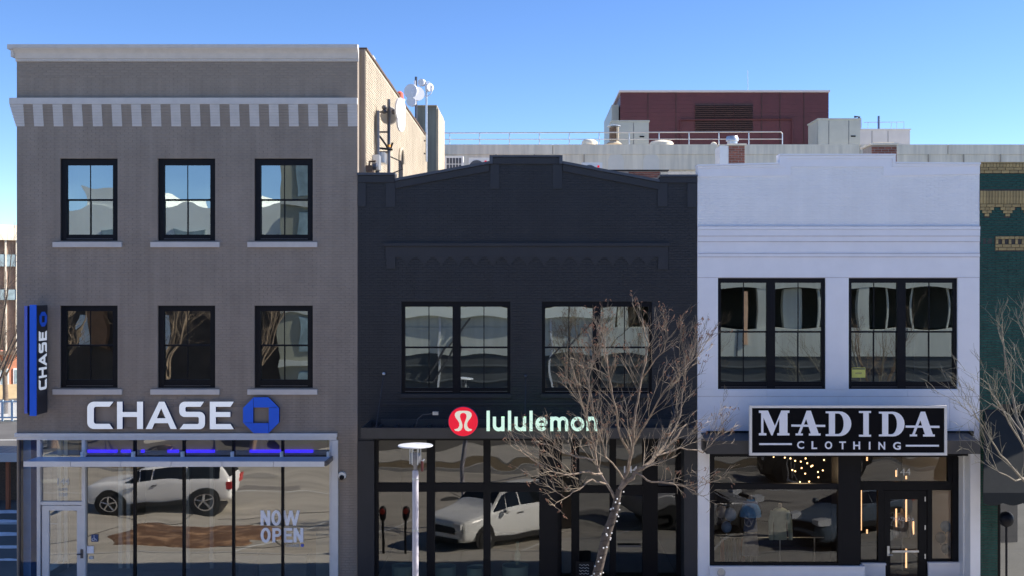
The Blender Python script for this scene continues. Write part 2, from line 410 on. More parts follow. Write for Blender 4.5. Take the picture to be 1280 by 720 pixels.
# flared corbel band: stepped courses, grey ground with white painted corbels
bz0, bz1 = V(158), V(123); steps = 8; hh = (V(131)-bz0)/steps
gb = MB()
for k in range(steps):
    gb.box(ax0-.15*(k+1)/steps*.9, ax1+.0, -.085*(k+1)/steps, 0, bz0+hh*k+.004, bz0+hh*(k+1))
gb.build('corbel_band', M_grey, bk)
MB().box(ax0-.15, ax1+.002, -.105, .003, V(131)+.003, bz1).build('corbel_cap', M_white_trim, bk)
starts = [(16.5, 31)]+[(43+24.5*k, 55+24.5*k) for k in range(17)]
for a, b in starts:
    c = MB(); X0, X1 = U(a), min(U(b), ax1+.004)
    if a < 20: X0 = ax0-.002
    for k in range(steps):
        e = .15*(k+1)/steps*.9 if a < 20 else 0
        c.box(X0-e-(.003 if a < 20 else 0), X1, -.085*(k+1)/steps-.006, -.001, bz0+hh*k+.001, bz0+hh*(k+1)-.003)
    c.build('corbel', M_white_trim, bk)
# the ledge above the band
# windows
for (a, b) in wx:
    for ri, (c, d) in enumerate(rows):
        gt, gmid, gb_ = (206, 249.5, 293) if ri == 0 else (389, 432, 475)
        sash_window(bk, U(a), U(b), V(d), V(c), [(U(a+7), U(b-7))], V(gt), V(gmid), V(gb_), M_black, G_up2 if ri == 0 else G_up2,
            sill=(U(a-8), U(b+6), V(d+8), V(d+1.6)), msill=M_white_trim, pillow=.0013, seedn=int(a)+ri)
# body: side walls, roof, back, floors
sx1 = U(457, .3)
body = MB(); 
body.box(ax1-.3, sx1, .29, 17.6, 0, V(62, .3))
body.build('side_wall', M_sidebrick, bk)
MB().box(sx1-.12, sx1-.02, .27, .288, 0, V(62,.3)).build('front_return', M_grey, bk)
lw = MB().box(ax0, ax0+.3, 3.2, 17.6, 0, 4.3).box(ax0, ax0+.3, .29, 17.6, 4.3, V(62, .3)).build('side_wall', M_grey, bk)
MB().box(ax0+.31, ax1-.31, 17.3, 17.6, 0, 13.2).build('back_wall', M_sidebrick, bk)
MB().box(ax0+.31, ax1-.31, .29, 17.29, 13.2, 13.4).build('roof', M_roof, bk)
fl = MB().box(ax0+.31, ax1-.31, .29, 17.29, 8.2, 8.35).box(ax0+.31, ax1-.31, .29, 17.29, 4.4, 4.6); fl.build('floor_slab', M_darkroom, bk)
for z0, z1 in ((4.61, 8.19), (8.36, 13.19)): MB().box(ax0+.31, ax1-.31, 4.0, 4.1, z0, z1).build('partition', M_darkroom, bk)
SIDE = lambda u, v, w: (sx1-w, u, v)
brick_stuff(brick_list(9.3, V(62,.3)-.03, lambda a, b: [(.31, 17.6)]), M_sidebrick, bk, SIDE, proud=.012, jit=.003, seed=9)
# parapet coping of the side wall, irregular
cp = MB(); y = .3; rr = random.Random(4)
while y < 17.6:
    l = rr.uniform(.5, .8); cp.box(sx1-.36, sx1+.035, y, min(17.6, y+l-.012), V(62,.3)+.001, V(62,.3)+.055+rr.uniform(0,.02)); y += l
cp.build('parapet_coping', M_rust, bk)
MB().box(sx1-.30,sx1-.05,2.0,2.5,V(62,.3)+.07,V(62,.3)+.22).build('roof_scupper', M_white, bk)
# arched side window + meters, conduits
ya = D*( (VX-457)/(VX-501.0))-D+.2
ar = MB(); zz = V(216, ya); zt_ = V(203, ya); wq = .55
pl = [(ya-wq, zz-1.2), (ya+wq, zz-1.2), (ya+wq, zt_)]+[(ya+wq*math.cos(t*math.pi/8), zt_+.45*math.sin(t*math.pi/8)) for t in range(1, 8)]+[(ya-wq, zt_)]
ar.extrude_x(pl, sx1+.004, sx1+.03); aw = ar.build('arched_window', M_black, bk)
MB().tube([(sx1+.05, p[0], p[1]) for p in pl[2:]], .05, 6).build('arch_trim', M_sidebrick, aw)

# storefront --------------------------------------------------
ys = .02
sf = MB()
sf.box(U(20), U(422), -.10, .10, V(545.5), V(541.2))       # head beam, upper lip
sf.box(U(22), U(421), -.07, .12, V(549.5), V(545.6))
sf.build('head_beam', M_alu, bk)
MB().box(U(412), U(415.2), -.02, .12, .1, V(549.6)).box(U(415.3), U(423), -.08, .12, .1, V(545.6)-.09).build('corner_post', M_alu, bk)
MB().box(U(47), U(51), -.05, .10, .1, V(549.6)).build('post', M_alu, bk)
MB().box(U(103), U(107), -.05, .10, .1, V(549.6)).build('post', M_alu, bk)
for xm in (168, 229.5, 291.5, 353):
    MB().box(U(xm-1.5), U(xm+1.5), -.01, .10, .1, V(549.6)).build('mullion', M_black, bk)
MB().box(U(51), U(103), -.03, .09, V(631), V(627)).build('door_header', M_alu, bk)
MB().box(U(107), U(412), .0, .08, V(572), V(570)).build('transom_bar', M_black, bk)
# panes
edges = [107, 166.5, 231-1.5, 290, 293-1.5+.0, 351.5, 412]
cols_px = [(107,166.5),(169.5,228),(231,290),(293,351.5),(354.5,412)]
for i, (a, b) in enumerate(cols_px):
    pane(bk, U(a), U(b), V(570), V(549.6), .05, G_shop, .001, seed=i)
    pane(bk, U(a), U(b), .3, V(572), .05, G_shop, .0025, n=14, tilt=.002, seed=i+10)
pane(bk, U(51), U(103), V(627), V(549.6), .05, G_shop, .001)
pane(bk, U(23), U(47), .3, V(549.6), .05, G_clear, .0005)
MB().box(U(23), U(24.2), .02, .08, .1, V(549.6)).build('glass_edge_trim', M_dkmetal, bk)
# left return glazing
rg = MB(); rg.add([(ax0+.02,.1,.3),(ax0+.02,3.2,.3),(ax0+.02,3.2,4.2),(ax0+.02,.1,4.2)], [(0,1,2,3)]); rg.build('pane', G_clear, bk)
MB().box(ax0, ax0+.3, .1, 3.2, 0, .3).build('plinth', M_dkmetal, bk)
MB().box(U(107), U(412), .0, .12, .0, .3).build('plinth', M_alu, bk)
MB().box(U(28,.6), U(45,.6), .3, .75, 0, 4.39).build('blue_column', mat('blue_column_paint', (.14,.34,.78), .4, .08, 2), bk)
# door
dr = MB().box(U(53), U(61.5), -.02, .05, .13, V(632)).box(U(96.5), U(103), -.02, .05, .13, V(632)).box(U(61.5), U(96.5), -.017, .05, V(638), V(632)).box(U(61.5), U(96.5), -.017, .05, .13, .35).build('door', M_alu, bk)
pane(dr, U(61.5), U(96.5), .35, V(638), .02, G_shop, .002)
MB().tube([(U(98), -.09, V(692)), (U(103), -.09, V(692)), (U(104.5), -.06, V(692))], .018, 6).box(U(102), U(105), -.08, -.02, V(697), V(686)).build('handle', M_dkmetal, dr)
# canopy (white edge, blue-grey perforated deck in panels)
cyf = -.95
X0, X1 = U(29, cyf), U(405.7, cyf)
zc1, zc0 = V(577, cyf), V(583.5, cyf)
cseg = [29, 88, 151, 213.7, 277.5, 341.7, 405.7]
for i in range(6):
    a, b = U(cseg[i], cyf)+.006, U(cseg[i+1], cyf)-.006
    cn = MB().box(a, b, cyf, cyf+.06, zc0, zc1).build('canopy_edge', M_alu, bk)
    dk = MB(); yy = cyf+.065
    while yy < -.12: dk.box(a, b, yy, yy+.055, zc1-.03, zc1-.006); yy += .065
    dk.build('canopy_deck', M_whitep if False else mat('canopy_deck_blue_grey', (.34,.45,.64), .35, .05, 3), cn)
MB().box(X1-.006, X1+.06, cyf, -.08, zc0+.02, zc1-.001).build('canopy_end', M_dkmetal, bk)
for xm in (105, 168, 229.5, 291.5, 353, 411):
    MB().box(U(xm)-.03, U(xm)+.03, -.16, -.015, V(572)-.02, V(564)).build('canopy_bracket', M_white, bk)
# window lettering and stickers
M_vinyl = mat('white_vinyl', (.92,.92,.98), .5, .02, 3)
M_vinyl2 = mat('faded_vinyl', (.62,.62,.62), .5, .02, 3)
text_obj('window_lettering', 'CHASE', M_vinyl2, bk, U(357), U(374), V(684), V(680.5), .035, .002, bold=.01)
MB().lathe([(.045,0),(.045,.003)], (U(377.5), .033, V(682.2)), 8, 'Y').build('window_logo', M_bluedk, bk)
text_obj('window_lettering', '144', M_vinyl2, bk, U(71), U(86), V(606), V(598), .035, .002, bold=.01)
text_obj('window_lettering', 'SUITE', M_vinyl2, bk, U(72), U(84), V(614), V(610.5), .035, .002)
text_obj('window_lettering', '100', M_vinyl2, bk, U(73), U(83), V(621), V(616.5), .035, .002)
st = MB().box(U(113.5), U(122), .030, .034, V(677.5), V(668.5)).build('access_sticker', mat('sticker_blue', (.03,.07,.2), .5, .02, 3), bk)
wl = MB().lathe([(.012,0),(.012,.002)], (U(117), .027, V(670.3)), 8, 'Y').tube([(U(117),.027,V(671.5)),(U(117),.027,V(674)),(U(119),.027,V(674)),(U(120),.027,V(676))], .008, 5).tube([(U(117)-.02+.035*math.cos(t), .027, V(674.6)+.03*math.sin(t)) for t in [2+i*.45 for i in range(10)]], .006, 5)
wl.build('wheelchair_symbol', M_vinyl, st)
MB().box(U(108), U(116.5), .028, .033, V(692), V(683)).build('notice', M_vinyl, bk)
MB().box(U(111), U(116), .028, .033, V(699.5), V(695.5)).build('notice', M_vinyl2, bk)
# interior of the bank hall
inn = MB().box(ax0+.31, ax1-.31, .3, 12, -.1, .10).build('hall_floor', M_floor, bk)
MB().box(ax0+.9, ax1-.31, 7, 7.1, .1, 4.39).build('hall_wall', mat('hall_wall_paint', (.50,.45,.40), .9, .05, 1), bk)
M_led = emis('blue_cove_light', (.035, .006, 1.0), .95)
for a, b in ((109,146),(151,163),(176,180),(209,223),(232,268),(312,351),(356,391)):
    MB().box(U(a, 1.6), U(b, 1.6), 1.6, 1.66, V(566, 1.6), V(562.4, 1.6)).build('cove_light', M_led, bk)
MB().box(U(104,1.6), U(408,1.6), 1.67, 1.9, V(570,1.6), 4.39).build('soffit', mat('soffit_paint', (.22,.20,.24), .8, .05, 1), bk)
M_desk = mat('desk_laminate', (.33,.40,.44), .5, .06, 2)
ds = thing('teller_desk', 'grey teller desk behind the bank window lettering', 'desk', (U(350,1.3), 1.3, .1))
MB().box(U(324,1.0), U(383,1.0), 1.0, 1.5, .1, V(694,1.0)).build('counter', M_desk, ds)
MB().box(U(322,.96), U(385,.96), .96, 1.55, V(694,.96)+.002, V(692.5,.96)+.002).build('top', M_dkmetal, ds)
cb = MB().box(U(395,1.0), U(411,1.0), 1.0, 1.6, .1, V(665,1.0)).box(U(395.5,1), U(410.5,1), .985, .999, .25, V(667,1.0)).build('cabinet', M_desk)
tag(cb, 'tall plain grey cabinet behind the bank glass beside the right white post', 'cabinet')
t2 = thing('low_bench', 'low dark bench left of the teller desk in the bank', 'bench', (U(300,1.4), 1.4, .1))
MB().box(U(288,1.2), U(322,1.2), 1.2, 1.7, V(706,1.2), V(700,1.2)).build('seat', M_desk, t2)
for q in (290, 318): MB().box(U(q,1.2), U(q+3,1.2), 1.25, 1.65, .1, V(706,1.2)-.002).build('leg', M_dkmetal, t2)
for q in (72, 80, 148, 158, 232, 262):    # pale vertical blinds / columns inside
    MB().box(U(q,2.4), U(q+4.5,2.4), 2.4, 2.5, .1, 4.39).build('blind_strip', mat('blind_cloth', (.85,.80,.70), .8, .05, 2), bk)

# channel letter sign ------------------------------------------
M_letter = emis('sign_white_acrylic', (.80,.86,.95), .16)  # slight glow added to brighten the letter faces
sg = thing('letter_sign', 'five large white raised letters with a blue octagon above the bank storefront', 'sign', (U(230), -.1, V(520)))
def S5(p): return (95+p[0]/8., 490+p[1]/8.)
def S6(p): return (220+p[0]/8., 490+p[1]/8.)
def letter(name, polys, conv, y, dep, m, parent, side=None):
    mb = MB()
    for i, pl in enumerate(polys):
        mb.prism([at(*conv(p), y) for p in pl], y-i*.0006, y+dep)
    o = mb.build(name, m, parent)
    if side:
        o.data.materials.append(side)
        for p in o.data.polygons:
            if abs(p.normal.y) < .9: p.material_index = 1
    return o
M_ret = mat('sign_return_navy', (.02,.03,.10), .5, .05, 3)
yl = -.14
Cp = [(375,97)]+arc(180,162,68,65,-90,-180)+arc(180,305,68,65,180,90)+[(372,370),(335,318)]+arc(202,294,24,24,90,180,4)+arc(202,171,24,24,180,270,4)+[(335,147)]
Hp = [(410,97),(465,97),(465,200),(610,200),(610,97),(670,97),(670,370),(610,370),(610,250),(465,250),(465,370),(410,370)]
A1 = [(830,97),(857.5,97),(852,165),(808,262),(785,312),(760,370),(697,370)]; A2 = [(857.5,97),(885,97),(1008,370),(945,370),(920,312),(895,262),(852,165)]; A3 = [(808,262),(895,262),(920,312),(785,312)]
Sp = [(280,97)]+arc(88,152,56,55,-90,-180)+arc(88,195,56,55,180,90)+arc(214,264,14,14,-90,0,3)+arc(214,306,14,14,0,90,3)+[(75,320),(35,372)]+arc(234,315,56,57,90,0)+arc(234,254,56,56,0,-90)+arc(108,184,14,14,90,180,3)+arc(108,162,14,14,180,270,3)+[(245,148)]
Ep = [(338,97),(578,97),(545,148),(398,148),(398,200),(543,200),(543,250),(398,250),(398,320),(545,320),(578,372),(338,372)]
letter('letter', [Cp], S5, yl, .11, M_letter, sg, M_ret); letter('letter', [Hp], S5, yl, .11, M_letter, sg, M_ret)
letter('letter', [A1, A2, A3], S5, yl, .11, M_letter, sg, M_ret); letter('letter', [Sp], S6, yl, .11, M_letter, sg, M_ret); letter('letter', [Ep], S6, yl, .11, M_letter, sg, M_ret)
P0 = [(-75,-180),(73,-180),(176,-78),(-75,-78)]
for k in range(4):
    pp = P0
    for _ in range(k): pp = [(-y_, x_) for x_, y_ in pp]
    letter('octagon_segment', [[(850+x_, 233+y_) for x_, y_ in pp]], S6, yl, .11, M_blue, sg, M_ret)
MB().box(U(118), U(345), -.03, -.003, V(533.5), V(508)).build('raceway', M_grey, sg)

# blade sign ----------------------------------------------------
bs = thing('blade_sign', 'tall narrow blue projecting sign on the left edge of the bank wall', 'sign', (U(43), -.1, V(520)))
yf = -.78; zt_, zb_ = V(381, yf), V(520, yf)
M_bd = mat('sign_dark_face', (.02,.022,.03), .35, .05, 3)
xr = U(45, yf); xl = U(37, yf)
MB().box(xl, xr, yf, yf+.045, zb_, zt_).build('blue_edge', M_blue, bs)
MB().box(xl+.03, xr-.001, yf+.047, -.12, zb_+.02, zt_-.02).build('dark_face', M_bd, bs)
MB().box(U(29,yf)+.01, U(33,yf), yf+.04, -.14, zb_+.06, zt_-.03).build('blue_fin', M_bluedk, bs)
MB().box(U(33,yf)+.005, xl+.02, yf+.09, -.16, zb_+.02, zt_-.04).build('core', M_black, bs)
for z in (zb_+.35, zt_-.35): MB().box(xl+.05, xr-.05, -.12, .0, z-.05, z+.05).build('bracket', M_dkmetal, bs)
# letters on the +X face, reading upwards
def side_poly(polys, umap, m, nm, x):
    mb = MB()
    for i, pl in enumerate(polys):
        q = [umap(p) for p in pl]            # (y,z)
        n = len(q); a = sum(q[k][0]*q[(k+1)%n][1]-q[(k+1)%n][0]*q[k][1] for k in range(n))
        if a < 0: q = q[::-1]
        xx = x+.012+i*.0005
        mb.add([(xx,y_,z_) for y_, z_ in q]+[(x,y_,z_) for y_, z_ in q], [tuple(range(n))]+[(k,k+n,(k+1)%n+n,(k+1)%n) for k in range(n)])
    return mb.build(nm, m, bs)
z_lo, z_hi = V(487, -.4), V(414, -.4)
ya0, ya1 = -.18, -.62   # letter bottom (right, near wall) .. top (left, outer)
XL = lambda p: (112, 0)
def mk(conv0):
    def f(p):
        X = conv0(p)[0]; Yp = conv0(p)[1]
        t = (X-109)/(291.5-109); s = (Yp-502)/(536.5-502)
        return (ya1+(ya0-ya1)*s, z_lo+(z_hi-z_lo)*t)
    return f
for P_, cv in (([Cp], S5), ([Hp], S5), ([A1, A2, A3], S5), ([Sp], S6), ([Ep], S6)): side_poly(P_, mk(cv), M_letter, 'letter', xr)
zc = V(399, -.4); 
for k in range(4):
    pp = P0
    for _ in range(k): pp = [(-y_, x_) for x_, y_ in pp]
    side_poly([pp], lambda p: (-.38+p[0]/180*.21, zc-p[1]/180*.19), M_blue, 'octagon_segment', xr)

# security camera on the pier
sc_ = thing('security_camera', 'small round white security camera on the taupe pier by the storefront', 'camera', (U(428), 0, V(595)))
MB().lathe([(.10,0),(.11,-.05),(.09,-.10)], (U(428), 0, V(594)), 14, 'Y').build('housing', M_white, sc_, True)
MB().lathe([(.065,-.10),(.055,-.15),(.02,-.17)], (U(428), 0, V(596)), 14, 'Y').build('lens_dome', M_black, sc_, True)

# ---- dishes, antennas and conduits on the cream side wall
def side_at(px, py, off=.25):
    x = sx1+off; Y = x*F/(px-VX)-D
    return (x, Y, V(py, Y))
M_drum = mat('antenna_drum', (.70,.70,.74), .4, .05, 4)
def drum(parent, c, d, r, name='dish', m=None, dep=.22):
    d = Vector(d).normalized(); c = Vector(c); mb = MB()
    mb.tube([c-d*dep*r*2, c-d*.05*dep/.22, c+d*.10*dep/.22], [r*.45, r*.98, r], 18); return mb.build(name, m or M_drum, parent, True)
p = side_at(486, 215, .35); x_, y_, zlo = p
ms = thing('dish_mast', 'steel mast with two stacked white round dishes on the cream side wall', 'antenna', (x_, y_, zlo))
ztp = V(124, y_)
MB().tube([(x_, y_, zlo-.5), (x_, y_, ztp)], .045, 8).build('pole', M_dkmetal, ms)
MB().tube([(sx1+.1, y_-.5, zlo-.5), (sx1+.1, y_-.5, V(142,y_))], .06, 8).build('conduit', M_dkmetal, ms)
for py_ in (140, 165, 190): MB().tube([(sx1, y_, V(py_,y_)), (x_, y_, V(py_,y_))], .025, 6).build('bracket', M_dkmetal, ms)
dd = (1.0, -.28, -.02)
MB().tube([Vector((x_+.1,y_,V(140,y_)))-Vector(dd).normalized()*.0, Vector((x_+.30,y_-.05,V(140,y_)))], .07, 6).build('arm', M_dkmetal, ms)
drum(ms, (x_+.32, y_-.05, V(138.5, y_)), dd, .36, dep=.08, m=mat('dish_white', (.62,.62,.64), .4, .02, 4)); drum(ms, (x_+.33, y_-.02, V(152.5, y_)), dd, .28, dep=.08, m=MATS['dish_white'])
MB().lathe([(.05,.0),(.24,.02),(.26,.10),(.05,.14)], (x_-.02, y_+.15, V(143,y_)), 14, 'Y').build('dish_back', mat('dish_back_grey', (.5,.48,.46), .6, .05, 3), ms, True)
MB().box(sx1+.02, sx1+.28, y_-.35, y_+.15, V(205,y_), V(192,y_)).box(sx1+.02, sx1+.2, y_-.9, y_-.5, V(216,y_), V(198,y_)).build('junction_box', M_metal, ms)
MB().tube([(sx1+.1,y_-.5,V(170,y_)),(sx1+.3,y_-.3,V(182,y_)),(x_,y_+.1,V(190,y_)),(x_+.1,y_+.05,V(178,y_))], .03, 6).tube([(x_-.4,y_-.3,V(186,y_)),(x_+.1,y_,V(187,y_))], .03, 6).tube([(x_,y_,V(195,y_)),(x_+.3,y_+.3,V(200,y_)),(x_+.35,y_+.3,V(210,y_)),(x_+.1,y_+.1,V(216,y_))], .02, 6).build('cable', M_black, ms)
MB().tube([(x_+.0,y_,V(184,y_)),(x_,y_,V(181,y_))], .06, 6).build('insulator', mat('orange_plastic', (.7,.3,.03), .5, .05, 3), ms)
for dz in (0, .28): MB().ball((x_-.12, y_-.1, ztp-.25-dz*.4), .07, 6).build('insulator', M_dkmetal, ms)
p = side_at(463.5, 210, .12)
em = thing('electric_meter', 'small dark electric meter low on the cream side wall beside the grey pier', 'meter', (p[0], p[1], V(216,p[1])))
MB().box(sx1+.01, sx1+.17, p[1]-.12, p[1]+.12, V(215,p[1]), V(207,p[1])).build('box', M_rust, em)
MB().lathe([(.1,0),(.1,.1),(.05,.13)], (sx1+.17, p[1], V(208,p[1])), 12, 'X').build('meter_glass', M_dkmetal, em, True)
MB().tube([(sx1+.08,p[1],V(207,p[1])),(sx1+.08,p[1],V(202,p[1])),(sx1+.25,p[1],V(201.5,p[1]))], .03, 6).build('conduit', M_rust, em)
# roof antennas
Yr = 14.5
am = thing('drum_antenna_mast', 'dark pole with three round drum antennas on the bank roof, left of its twin', 'antenna', (U(520,Yr), Yr, 13.4), 'drum antennas on the bank roof')
MB().tube([(U(520,Yr), Yr, 13.4), (U(520,Yr), Yr, V(96,Yr))], .05, 8).build('pole', M_dkmetal, am)
for px, py, r, dx in ((514.5,114.5,.29,(-.4,-1,0)),(521.5,117.5,.27,(.5,-1,0)),(515,127,.2,(-.3,-1,0))): drum(am, (U(px,Yr-.15), Yr-.15, V(py,Yr-.15)), dx, r)
MB().tube([(U(520,Yr)-.03,Yr,V(101,Yr)),(U(520,Yr)-.03,Yr,V(110,Yr))], .06, 6).build('whip', M_drum, am)
Yr = 16.1
am = thing('drum_antenna_mast', 'tall pole with small drums and a wire ring, standing against the grey stair tower', 'antenna', (U(531.5,Yr), Yr, 12), 'drum antennas on the bank roof')
xm = U(533.0, Yr)
am.location = (xm, Yr, 11); ORG[am.name] = Vector((xm, Yr, 11))
MB().tube([(xm, Yr, V(202,Yr)), (xm, Yr, V(103,Yr))], .045, 8).build('pole', M_metal, am)
MB().tube([(xm, Yr-.1, V(108,Yr))]+[(xm+.25*math.sin(a)*1.0, Yr-.15, V(112,Yr)+.30*math.cos(a)) for a in [i*math.pi/8 for i in range(17)]], .018, 5).build('ring', M_drum, am)
drum(am, (U(528,Yr), Yr-.1, V(104,Yr)), (-.5,-1,0), .15); drum(am, (U(536.5,Yr), Yr-.1, V(110,Yr)), (.9,-1,0), .17)
for py_ in (176, 192): MB().box(xm-.3, xm, Yr-.03, Yr+.03, V(py_,Yr)-.03, V(py_,Yr)+.03).build('bracket', M_dkmetal, am)
p = side_at(499, 113, -.1)
lt = MB().lathe([(.12,0),(.13,.1),(.12,.26),(.05,.32)], (sx1-.1, 8.7, V(62,.3)+.07), 12).build('vent_pipe', mat('red_vent_paint', (.7,.12,.06), .5, .05, 3), None, True)
tag(lt, 'small red vent cap on the sloping roof edge of the taupe building', 'vent')
lt = MB().lathe([(.08,0),(.08,.2),(.1,.2),(.1,.26)], (sx1-.15, 9.9, V(62,.3)+.07), 10).build('vent_pipe', M_white, None, True)
tag(lt, 'small white vent pipe on the roof edge behind the red vent cap', 'vent')

# stair tower behind
st_m = mat('tower_stucco', (.19,.19,.16), .9, .12, .8, .3, 20, streak=.2)
tw = thing('stair_tower', 'grey stucco stair tower rising behind the bank roof', 'tower', (U(533,20.3), 20.3, 0))
MB().box(U(521,20.3), U(545.5,20.3), 20.3, 24.0, 0, V(133,20.3)).build('tower_wall', st_m, tw)
MB().box(U(520.6,20.2), U(545.9,20.2), 20.2, 24.1, V(133,20.3)+.002, V(131.6,20.3)).build('tower_cap', M_sidebrick, tw)
MB().box(U(545.5,20.3)+.003, U(545.5,20.3)+.08, 20.35, 24, 0, V(136,20.3)).build('sunlit_side_sheet', M_sidebrick, tw)  # lighter cream sheet paints the sunlit side of the tower

# ================================================================== BUILDING B: dark navy shop
lb = thing('navy_building', 'two storey dark navy painted brick building with stepped gabled parapet', 'building', (U(659), 0, 0))
bx0, bx1 = U(447.3), U(871)
def rpx(a, b, c, d): return (U(a), U(b), V(d), V(c))
wB = [(502,638),(677.5,815)]
holesB = [rpx(a, b, 377, 492) for a, b in wB]
shopB = (U(468), U(855), -1, V(549))
zflat = V(228)
MB_w = MB(); wall_cells(MB_w, bx0, bx1, 0, zflat, holesB+[shopB], .004, .35)
outl = [(447.3,219),(493.5,219),(493.5,226),(612,205),(612,196.5),(703,196.5),(703,205),(824,228),(824,221),(871,221),(871,228),(447.3,228)]
MB_w.prism([at(*p_) for p_ in [(447.3,219),(493.5,219),(493.5,225.5),(612,205),(612,196.5),(703,196.5),(703,205),(824,227.5),(824,221),(871,221),(871,228),(447.3,228)]], .004, .35)
MB_w.build('wall', M_navy, lb)
def topB(px):   # top limit (py) for bricks
    if px < 493.5: return 227
    if px < 612: return 225.5-(px-493.5)*20.5/118.5+9
    if px < 703: return 205
    if px < 824: return 205+(px-703)*22.5/121+9
    return 229
def allowB(z0, z1):
    py = VY-(z1-H)*F/D; pyb = VY-(z0-H)*F/D
    iv = [(bx0, bx1)]
    cuts = [(h[0], h[1]) for h in holesB if h[2] < z1 and h[3] > z0]
    if z0 < shopB[3]+.02: cuts.append((shopB[0], shopB[1]))
    if py < 260:
        xs = [447.3+i*(871-447.3)/140 for i in range(141)]
        for i in range(140):
            if py < max(topB(xs[i]), topB(xs[i+1])): cuts.append((U(xs[i]), U(xs[i+1])))
    if pyb > 303 and py < 322: cuts.append((U(481), U(836)))
    if pyb > 303 and py < 337: cuts += [(U(483), U(494.5)), (U(822), U(835.5))]
    return sub_intervals(iv, cuts)
BB = brick_list(0, V(200), allowB)
brick_stuff(BB, M_navy, lb, FRONT, proud=.0035, jit=.002, seed=21)
# coping following the outline
def cop(a, b, ya, yb, th=3.2, name='coping', y0=-.10, y1=.40, m=None):
    (xa, za), (xb, zb) = at(a, ya), at(b, yb); t = th/48.
    mb = MB().prism([(xa, za), (xb, zb), (xb, zb+t), (xa, za+t)], y0, y1); return mb.build(name, m or M_copeB, lb)
M_copeB = mat('coping_slate', (.06,.066,.085), .45, .08, 3)
cop(446.9, 494, 219, 219, 3); cop(494.3, 611.7, 226.5, 205, 3.4); cop(612, 703, 196.5, 196.5, 2.2); cop(703.3, 824, 205, 228, 3.4); cop(824.3, 871.4, 221, 221, 2.5)
MB().box(U(612)-.001, U(616), -.09, .36, V(205), V(196.6)).box(U(699), U(703)+.001, -.09, .36, V(205), V(196.6)).build('coping_step', M_copeB, lb)
# relief bands and pier blocks
def raking(a, b, ya, yb, t0, t1, y0):
    P1 = [at(a, ya+t0), at(b, yb+t0), at(b, yb+t1), at(a, ya+t1)]; return MB().prism(P1, y0, 0).build('raking_band', M_navy2, lb)
raking(494.5, 611.5, 226.5, 205, .3, 9, -.05); raking(703.5, 823.5, 205, 228, .3, 9, -.05)
MB().box(U(616.2), U(698.8), -.055, 0, V(205), V(197)).build('parapet_band', M_navy2, lb)
MB().box(U(447.4), U(493.8), -.05, 0, V(228), V(219.4)).build('parapet_band', M_navy2, lb)
MB().box(U(824.4), U(870.8), -.05, 0, V(228.5), V(221.4)).build('parapet_band', M_navy2, lb)
for a, b, c, d in ((447.5,457.5,228.2,258),(482.5,494.2,228.2,259),(613,624,205.2,236),(691,702.6,205.2,236),(822,834,229,258),(859,870.8,229,259)):
    MB().box(U(a), U(b), -.026, 0, V(d), V(c)).build('pier_block', M_navy2, lb)
MB().box(U(480), U(836.5), -.085, 0, V(307.5), V(304)).build('string_course', M_navy2, lb)
MB().box(U(482.5), U(835), -.03, 0, V(321), V(307.6)).build('frieze_band', M_navy2, lb)
MB().box(U(483), U(494.5), -.034, 0, V(336), V(321.1)).build('band_end', M_navy2, lb); MB().box(U(822.5), U(835), -.034, 0, V(337), V(321.1)).build('band_end', M_navy2, lb)
xx = 509.0
while xx < 812:
    c = MB()
    for i, (hw, t0, t1) in enumerate(((8.4,321.1,323.6),(6.0,323.6,326.0),(3.6,326.0,328.5),(1.6,328.5,331))):
        c.box(U(xx-hw), U(xx+hw), -.024+.004*i, 0, V(t1), V(t0))
    c.build('corbel', M_navy2, lb); xx += 21.4
for a, b in wB:
    c0 = (a+4, a+63.5); c1 = (a+73.5, b-4)
    wn = sash_window(lb, U(a), U(b), V(492), V(377), [(U(c0[0]), U(c0[1])), (U(c1[0]), U(c1[1]))], V(383.5), V(434.5), V(485), M_black, G_up, rec=.05,
        sill=(U(a-1), U(b+1), V(497), V(492.4)), msill=M_navy2, pillow=.0012, seedn=a)
MB().box(U(477), U(845), -.035, 0, V(506), V(503.5)).build('sill_course', M_navy2, lb)
# body
MB().box(bx0, bx0+.3, .36, 18, 0, V(226)).build('side_wall', M_navy, lb); MB().box(bx1-.3, bx1, .36, 18, 0, V(226)).build('side_wall', M_navy, lb)
MB().box(bx0+.31, bx1-.31, 17.7, 18, 0, 9.7).build('back_wall', M_sidebrick, lb)
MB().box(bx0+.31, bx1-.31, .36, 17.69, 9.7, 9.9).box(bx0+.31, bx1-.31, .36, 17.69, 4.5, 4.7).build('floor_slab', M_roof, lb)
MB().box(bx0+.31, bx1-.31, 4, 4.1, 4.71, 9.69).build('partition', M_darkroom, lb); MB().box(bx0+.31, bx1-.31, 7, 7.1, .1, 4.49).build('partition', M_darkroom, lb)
MB().box(bx0+.31, bx1-.31, .36, 7, -.1, .1).build('shop_floor', M_floor, lb)
